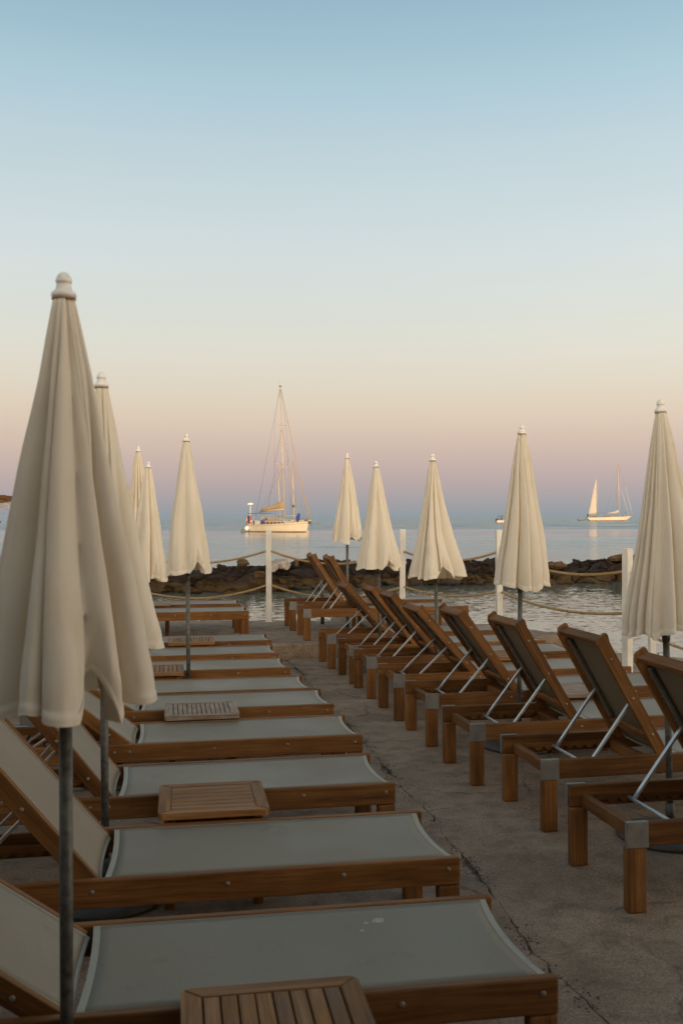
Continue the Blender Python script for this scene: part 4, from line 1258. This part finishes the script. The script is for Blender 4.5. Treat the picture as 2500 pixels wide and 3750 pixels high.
# foredeck: blue sail bag standing up, hatch, windlass, pulpit and lifelines
curve_solid('sail_bag', blue_m, y1, [(4.45, -0.35, 1.75, 0.10, 0.10), (4.55, -0.35, 2.10, 0.24, 0.45), (4.85, -0.35, 2.30, 0.26, 0.70), (5.1, -0.35, 2.55, 0.2, 0.5), (5.25, -0.35, 2.75, 0.08, 0.2)])
bx('hatch', glass_m, y1, 3.5, 4.1, -0.35, 0.35, 1.55, 1.64, 0.02)
bx('windlass', dark_steel, y1, 6.2, 6.6, -0.2, 0.2, 1.7, 2.0, 0.04)
bx('anchor', dark_steel, y1, 6.9, 7.5, -0.10, 0.10, 1.35, 1.75, 0.03)
for x in (-6.8, -5.0, -3.2, -1.4, 0.4, 2.2, 4.0, 5.6):
    for s in (-1, 1):
        t = (x + LY / 2) / LY; b = BY / 2 * max(0.1, (1 - (max(0, t - 0.42) / 0.58) ** 2.1)) * min(1, .7 + .75 * t)
        cyl('stanchion', wire_m, y1, (x, s * b * 0.96, 1.1 + 0.5 * t), (x, s * b * 0.96, 1.75 + 0.5 * t), 0.018, 0.018, 5)
def lifeline(zz):
    for s in (-1, 1):
        pp = []
        for k in range(14):
            t = 0.02 + 0.95 * k / 13
            b = BY / 2 * max(0.05, (1 - (max(0, t - 0.42) / 0.58) ** 2.1)) * min(1, .7 + .75 * t)
            pp.append((t * LY - LY / 2, s * b * 0.96, zz + 0.5 * t))
        link('lifeline', tube('lifeline', wire_m, pp, 0.014, 5), y1)
lifeline(1.75); lifeline(1.45)
wires(y1, [((7.1, 0, 1.3), (8.1, -0.2, 0.0))], 0.02)

# second yacht partly hidden behind the first, two masts
y2 = empty('sailing_yacht', (-14.0, 253.5, SEA), R(-32))
tag(y2, 'two masted yacht moored behind the large yacht, only its masts and bow showing', 'sailing yacht')
hull_part('hull', hull_m, y2, 15.0, 4.0, 1.3, 1.8, 0.6, 1.2, -0.6, 1.0)
hull_part('boot_stripe', boot_m, y2, 15.0, 4.0, 1.3, 1.8, 0.6, 1.2, -0.02, 0.2, 1.006, False)
cabin(y2, -4.0, 3.0, 1.3, 1.3, 0.6, 0.3, deck_m, 5, 1.5, 1.75)
cyl('main_mast', mast_m, y2, (2.4, 0, 1.3), (1.9, 0, 17.2), 0.22, 0.15)
cyl('mizzen_mast', mast_m, y2, (-1.9, 0, 1.3), (-2.6, 0, 16.0), 0.16, 0.10)
for (x, z, wd) in ((2.1, 11.5, 0.9), (2.2, 7.0, 1.1), (-2.35, 9.8, 1.1), (-2.2, 5.6, 1.1)):
    for s in (-1, 1): cyl('spreader', mast_m, y2, (x, 0, z), (x - 0.2, s * wd, z + 0.1), 0.05, 0.03, 5)
cyl('furled_headsail', beige_m, y2, (7.6, 0, 1.9), (2.0, 0, 17.0), 0.08, 0.04)
wires(y2, [((1.9, 0, 17.2), (2.2, 1.9, 1.5)), ((1.9, 0, 17.2), (2.2, -1.9, 1.5)), ((1.9, 0, 17.2), (-2.6, 0, 15.8)), ((-2.6, 0, 16), (-7.2, 0, 1.6)), ((-2.6, 0, 16), (-2.0, 1.9, 1.5)), ((-2.6, 0, 16), (-2.0, -1.9, 1.5)), ((1.9, 0, 17.2), (5.5, 0, 1.9))], 0.025)
bx('pulpit', wire_m, y2, 6.9, 8.0, -0.25, 0.25, 1.85, 2.0, 0.03)
bx('radar_reflector', dark_steel, y2, 2.1, 2.7, -0.55, -0.25, 5.0, 5.6, 0.1)
cyl('bow_anchor', dark_steel, y2, (7.0, 0, 1.5), (7.6, 0, 0.7), 0.14, 0.1)

# yacht with the raised mizzen sail, far right, broadside
y3 = empty('sailing_yacht', (137.6, 513, SEA), R(-2))
tag(y3, 'distant ketch on the right with its small aft sail raised', 'sailing yacht')
hull_part('hull', hull_m, y3, 23.2, 5.4, 1.75, 2.35, 1.8, 3.1, -0.5, 1.0)
hull_part('boot_stripe', boot_m, y3, 23.2, 5.4, 1.75, 2.35, 1.8, 3.1, -0.02, 0.16, 1.006, False)
hull_part('toe_rail', teak_far, y3, 23.2, 5.4, 1.75, 2.35, 1.8, 3.1, 1.0, 1.06, 1.0, False)
cabin(y3, -8.6, -5.4, 1.3, 1.75, 0.75, 0.4, teak_far, 3, 1.95, 2.3, 'aft_cabin')
cabin(y3, -2.6, 1.4, 1.4, 1.75, 1.1, 0.6, teak_far, 3, 2.05, 2.6, 'deckhouse')
cyl('main_mast', mast_m, y3, (5.2, 0, 1.8), (4.95, 0, 30.4), 0.27, 0.20)
cyl('mizzen_mast', mast_m, y3, (-5.9, 0, 1.8), (-6.15, 0, 22.8), 0.17, 0.12)
def sf(u, v):    # v up the mast, u from luff to leech
    z = 3.6 + 18.0 * v
    w = 4.25 * (1 - v) ** 0.88 + 0.02
    return Vector((-6.1 - 0.25 * v * 0 - w * u - 0.2, -0.35 * math.sin(PI * u) * (1 - v) - 0.1, z - 0.25 * u * (1 - v)))
link('mizzen_sail', grid_mesh('mizzen_sail', sail_m, sf, 8, 20, True, 0.05), y3)
for v in (0.25, 0.5, 0.74):
    w = 4.25 * (1 - v) ** 0.88
    cyl('batten', line_m, y3, (-6.25, -0.16, 3.6 + 18 * v), (-6.3 - w, -0.18, 3.6 + 18 * v), 0.045, 0.045, 5)
cyl('mizzen_boom', mast_m, y3, (-6.1, 0, 3.3), (-10.9, 0, 3.2), 0.10, 0.10)
cyl('main_boom', mast_m, y3, (5.0, 0, 3.9), (-1.2, 0, 3.6), 0.12, 0.12)
curve_solid('stowed_sail', sail_m, y3, [(-0.8, 0, 3.9, 0.15, 0.12), (1.0, 0, 4.1, 0.28, 0.30), (3.0, 0, 4.4, 0.3, 0.4), (4.6, 0, 4.9, 0.3, 0.8), (5.0, 0, 5.0, 0.2, 0.9)])
bx('awning', rubber_m, y3, -6.3, -2.0, -1.5, 1.5, 4.05, 4.2, 0.05)
for x in (-5.9, -2.3): cyl('awning_pole', wire_m, y3, (x, -1.3, 1.8), (x, -1.3, 4.05), 0.05, 0.05, 5)
bx('stern_gear', navy_m, y3, -11.1, -10.6, -0.4, 0.4, 1.9, 3.6, 0.15)
for (x, z, wd) in ((5.05, 21.3, 0.5), (5.1, 13.0, 1.3), (-6.05, 11.0, 0.9)):
    for s in (-1, 1): cyl('spreader', mast_m, y3, (x, 0, z), (x - 0.15 - 0.6 * s, s * wd, z), 0.07, 0.05, 5)
cyl('furled_headsail', sail_m, y3, (12.6 - 0.4, 0, 2.6), (8.3, 0, 17.5), 0.17, 0.08)
cyl('furled_staysail', sail_m, y3, (10.2, 0, 2.5), (5.6, 0, 18.5), 0.14, 0.07)
wires(y3, [((8.3, 0, 17.5), (4.95, 0, 30.2)), ((5.6, 0, 18.5), (5.05, 0, 21.3)), ((4.95, 0, 30.2), (3.8, 2.5, 1.9)), ((4.95, 0, 30.2), (6.3, -2.5, 1.9)), ((4.95, 0, 30), (-1.5, 2.3, 1.9)), ((4.95, 0, 21), (0, -2.3, 1.9)), ((4.0, -2.4, 13), (4.0, -2.4, 1.9)), ((6.4, -2.4, 13), (6.4, -2.4, 1.9)), ((-6.1, 0, 22.7), (-11.0, 0, 2.2))], 0.03)
bx('mooring_ball', navy_m, y3, 8.2, 8.6, -0.6, -0.2, 4.0, 4.4, 0.15)

# inflatable dinghy trailing behind the ketch
dg = empty('dinghy', (123.7, 513, SEA), R(3))
def pont(s):
    return [(-1.9, s * 0.75, 0.35), (0.6, s * 0.75, 0.38), (1.4, s * 0.5, 0.55), (1.9, 0, 0.75)]
for s in (-1, 1): link('pontoon', tube('pontoon', rubber_m, pont(s), [0.26, 0.27, 0.25, 0.22], 10), dg)
bx('floor', rubber_m, dg, -1.8, 1.2, -0.7, 0.7, 0.1, 0.25)
bx('outboard_motor', dark_steel, dg, -2.25, -1.75, -0.2, 0.2, 0.3, 1.25, 0.08)
bx('bench', dark_steel, dg, -0.9, -0.5, -0.7, 0.7, 0.55, 0.65)
tag(dg, 'small grey inflatable dinghy trailing behind the ketch on the right', 'dinghy')

# motorboat peeping out from behind a parasol, and another at the far left
def motorboat(loc, rz, lab, cabm):
    o = empty('motorboat', loc, rz)
    hull_part('hull', hull_m, o, 6.6, 2.3, 0.95, 1.2, 0.1, 0.8, -0.5, 1.0)
    hull_part('boot_stripe', boot_m, o, 6.6, 2.3, 0.95, 1.2, 0.1, 0.8, -0.02, 0.15, 1.006, False)
    cabin(o, -0.8, 1.6, 0.85, 1.0, 0.65, 0.3, deck_m, 2, 1.15, 1.5)
    bx('bimini', cabm, o, -2.9, -0.4, -0.95, 0.95, 2.55, 2.72, 0.08)
    for x in (-2.7, -0.6):
        for s in (-1, 1): cyl('bimini_leg', wire_m, o, (x, s * 0.85, 1.0), (x, s * 0.85, 2.58), 0.03, 0.03, 5)
    bx('outboard_motor', navy_m, o, -3.75, -3.3, -0.22, 0.22, 0.5, 1.7, 0.08)
    bx('seat_back', navy_m, o, -2.9, -2.6, -0.7, 0.7, 1.0, 1.75, 0.08)
    bx('seat_back', navy_m, o, -1.7, -1.4, -0.7, 0.0, 1.0, 2.2, 0.08)
    cyl('antenna', wire_m, o, (-0.9, 0.6, 2.6), (-1.1, 0.6, 4.2), 0.02, 0.015, 5)
    tag(o, lab, 'motorboat')
motorboat((63.9, 390, SEA), R(4), 'small motorboat with a navy canopy peeping out left of a parasol', navy_m)
motorboat((-173.8, 498, SEA), R(175), 'dark small motorboat at the left edge of the sea', navy_m)

# ------------------------------------------------------------------ thatched shelter at the far left edge
th = empty('thatched_shelter', (-5.8, 14.4, 0.17))
tag(th, 'reed-thatched sunshade whose corner shows at the far left edge', 'sunshade')
for x in (-1.1, 1.1):
    for y in (-1.0, 1.0): link('post', tube('post', wood_z, [(0, 0, 0), (0, 0, 1.68)], 0.045, 10), th, (x * 0.25, y * 0.75, 0))
for y in (-1.1, 1.1): link('beam', box('beam', wood_x, -1.32, 1.32, -0.03, 0.03, 1.70, 1.765, 0.006), th, (0, y, 0))
for x in (-1.2, 1.2): link('beam', box('beam', wood_y, -0.03, 0.03, -1.06, 1.06, 1.70, 1.765, 0.006), th, (x, 0, 0))
bm = bmesh.new()
rt = random.Random(5)
for k in range(2600):
    x = rt.uniform(-1.25, 1.25); y = rt.choice((rt.uniform(-1.16, -1.05), rt.uniform(-1.15, 1.15), rt.uniform(-1.15, 1.15)))
    drop = 0.19 * (1 - (max(0, x) / 1.3) ** 2) + 0.03
    z = 1.70 - rt.uniform(0, drop)
    d = Vector((rt.uniform(-1, 1), rt.uniform(-0.4, 0.4), rt.uniform(-0.9, 0.3))).normalized() * rt.uniform(0.04, 0.10)
    w = d.cross(Vector((rt.random(), rt.random(), rt.random()))).normalized() * 0.004
    p = Vector((x, y, z))
    a = [bm.verts.new(p - w), bm.verts.new(p + w), bm.verts.new(p + d)]
    bm.faces.new(a)
me = bpy.data.meshes.new('reed_thatch'); bm.to_mesh(me); bm.free(); me.materials.append(thatch_m)
o = link('reed_thatch', me, th); o['kind'] = 'stuff'

# ------------------------------------------------------------------ unseen building added behind the camera to throw shade over the deck
bb = empty('shade_building', (-8, -6, 0))
tag(bb, 'unseen plastered building with a deep overhang, added behind the camera to shade the deck', 'building')
link('wall', box('wall', plaster_m, -38, 44, -4, 0, 0, 4.2), bb)
link('roof', box('roof', plaster_m, -38.4, 44.4, -4.4, 0.3, 4.202, 4.4), bb)
link('shade_roof', box('shade_roof', wood_x, -7, 18, 0.003, 5.8, 3.1, 3.22), bb)  # added overhang that cuts the overhead sky light near the camera
pm = box('shade_roof_post', white_paint, -0.07, 0.07, -0.07, 0.07, 0, 3.098)
for x in (-6.5, 17.5): link('shade_roof_post', pm, bb, (x, 4.6, 0))
link('shade_wing', box('shade_wing', plaster_m, -14, -1.2, 0.303, 12.5, 0, 4.6), bb)  # unseen wing added to block light from the left
dm = box('door', glass_m, -0.6, 0.6, 0.005, 0.06, 0, 2.2)
for k in range(5): link('door', dm, bb, (4 + k * 8, 0, 0))

# ------------------------------------------------------------------ small debris on the deck
lr = random.Random(21)
lm = []
for s in range(4):
    bm = bmesh.new()
    n = 7
    c = bm.verts.new((0, 0, 0.006))
    ring = [bm.verts.new((0.016 * math.cos(2 * PI * k / n) * lr.uniform(0.6, 1.2), 0.010 * math.sin(2 * PI * k / n) * lr.uniform(0.6, 1.2), lr.uniform(0.001, 0.006))) for k in range(n)]
    for k in range(n): bm.faces.new((c, ring[k], ring[(k + 1) % n]))
    lm.append(to_mesh(bm, 'dry_leaf', leaf_m))
spots = [(0.02, 8.35, 'dry leaf on the aisle near the sixth right lounger'), (-0.02, 7.8, 'dry leaf on the aisle beside the fifth left lounger'),
         (0.15, 8.9, 'dry leaf on the aisle between the rows near the step'), (1.75, 3.9, 'dry leaf beneath the nearest right lounger'),
         (-1.35, 3.35, 'dry leaf on the concrete between the first two left loungers')]
for i, (x, y, lab) in enumerate(spots):
    o = link('dry_leaf', lm[i % 4], None, (x, y, 0.001), (0, 0, lr.uniform(0, 6)))
    tag(o, lab, 'leaf', 'dry leaves lying on the concrete')

# crumbs of broken concrete and grit along the joint and over the aisle
bm = bmesh.new()
gr = random.Random(77)
def crumb(x, y, r):
    a = gr.uniform(0, 6.28)
    vs = []
    for k in range(4):
        b = a + k * PI / 2 + gr.uniform(-0.3, 0.3)
        vs.append(bm.verts.new((x + r * math.cos(b) * gr.uniform(0.7, 1.3), y + r * math.sin(b) * gr.uniform(0.7, 1.3), 0.0005)))
    c = bm.verts.new((x + gr.uniform(-0.2, 0.2) * r, y + gr.uniform(-0.2, 0.2) * r, r * gr.uniform(0.35, 0.9)))
    for k in range(4): bm.faces.new((vs[k], vs[(k + 1) % 4], c))
for _ in range(5200):
    i = gr.randrange(len(left_edge))
    y = left_edge[i][1]
    dens = noise.noise(Vector((y * 2.3, 9, 0))) + 0.6 * noise.noise(Vector((y * 6.5, 2, 7)))
    if dens < gr.uniform(-0.15, 0.55): continue
    crumb((left_edge[i][0] + right_edge[i][0]) / 2 + gr.gauss(0, 0.028), y + gr.uniform(-0.02, 0.02), gr.uniform(0.0015, 0.0075))
for _ in range(1500):
    y = gr.uniform(2.2, 11.0); x = 1.0 - 0.18 * y + gr.uniform(-1.2, 2.6)
    crumb(x, y, gr.uniform(0.001, 0.0032))
me = bpy.data.meshes.new('grit'); bm.to_mesh(me); bm.free(); me.materials.append(plain('dark grit', (0.10, 0.075, 0.055), 0.95, 0, 0.5, 60))
tag(link('grit', me), 'dark crumbs and grit gathered along the crack in the concrete aisle', 'grit', kind='stuff')
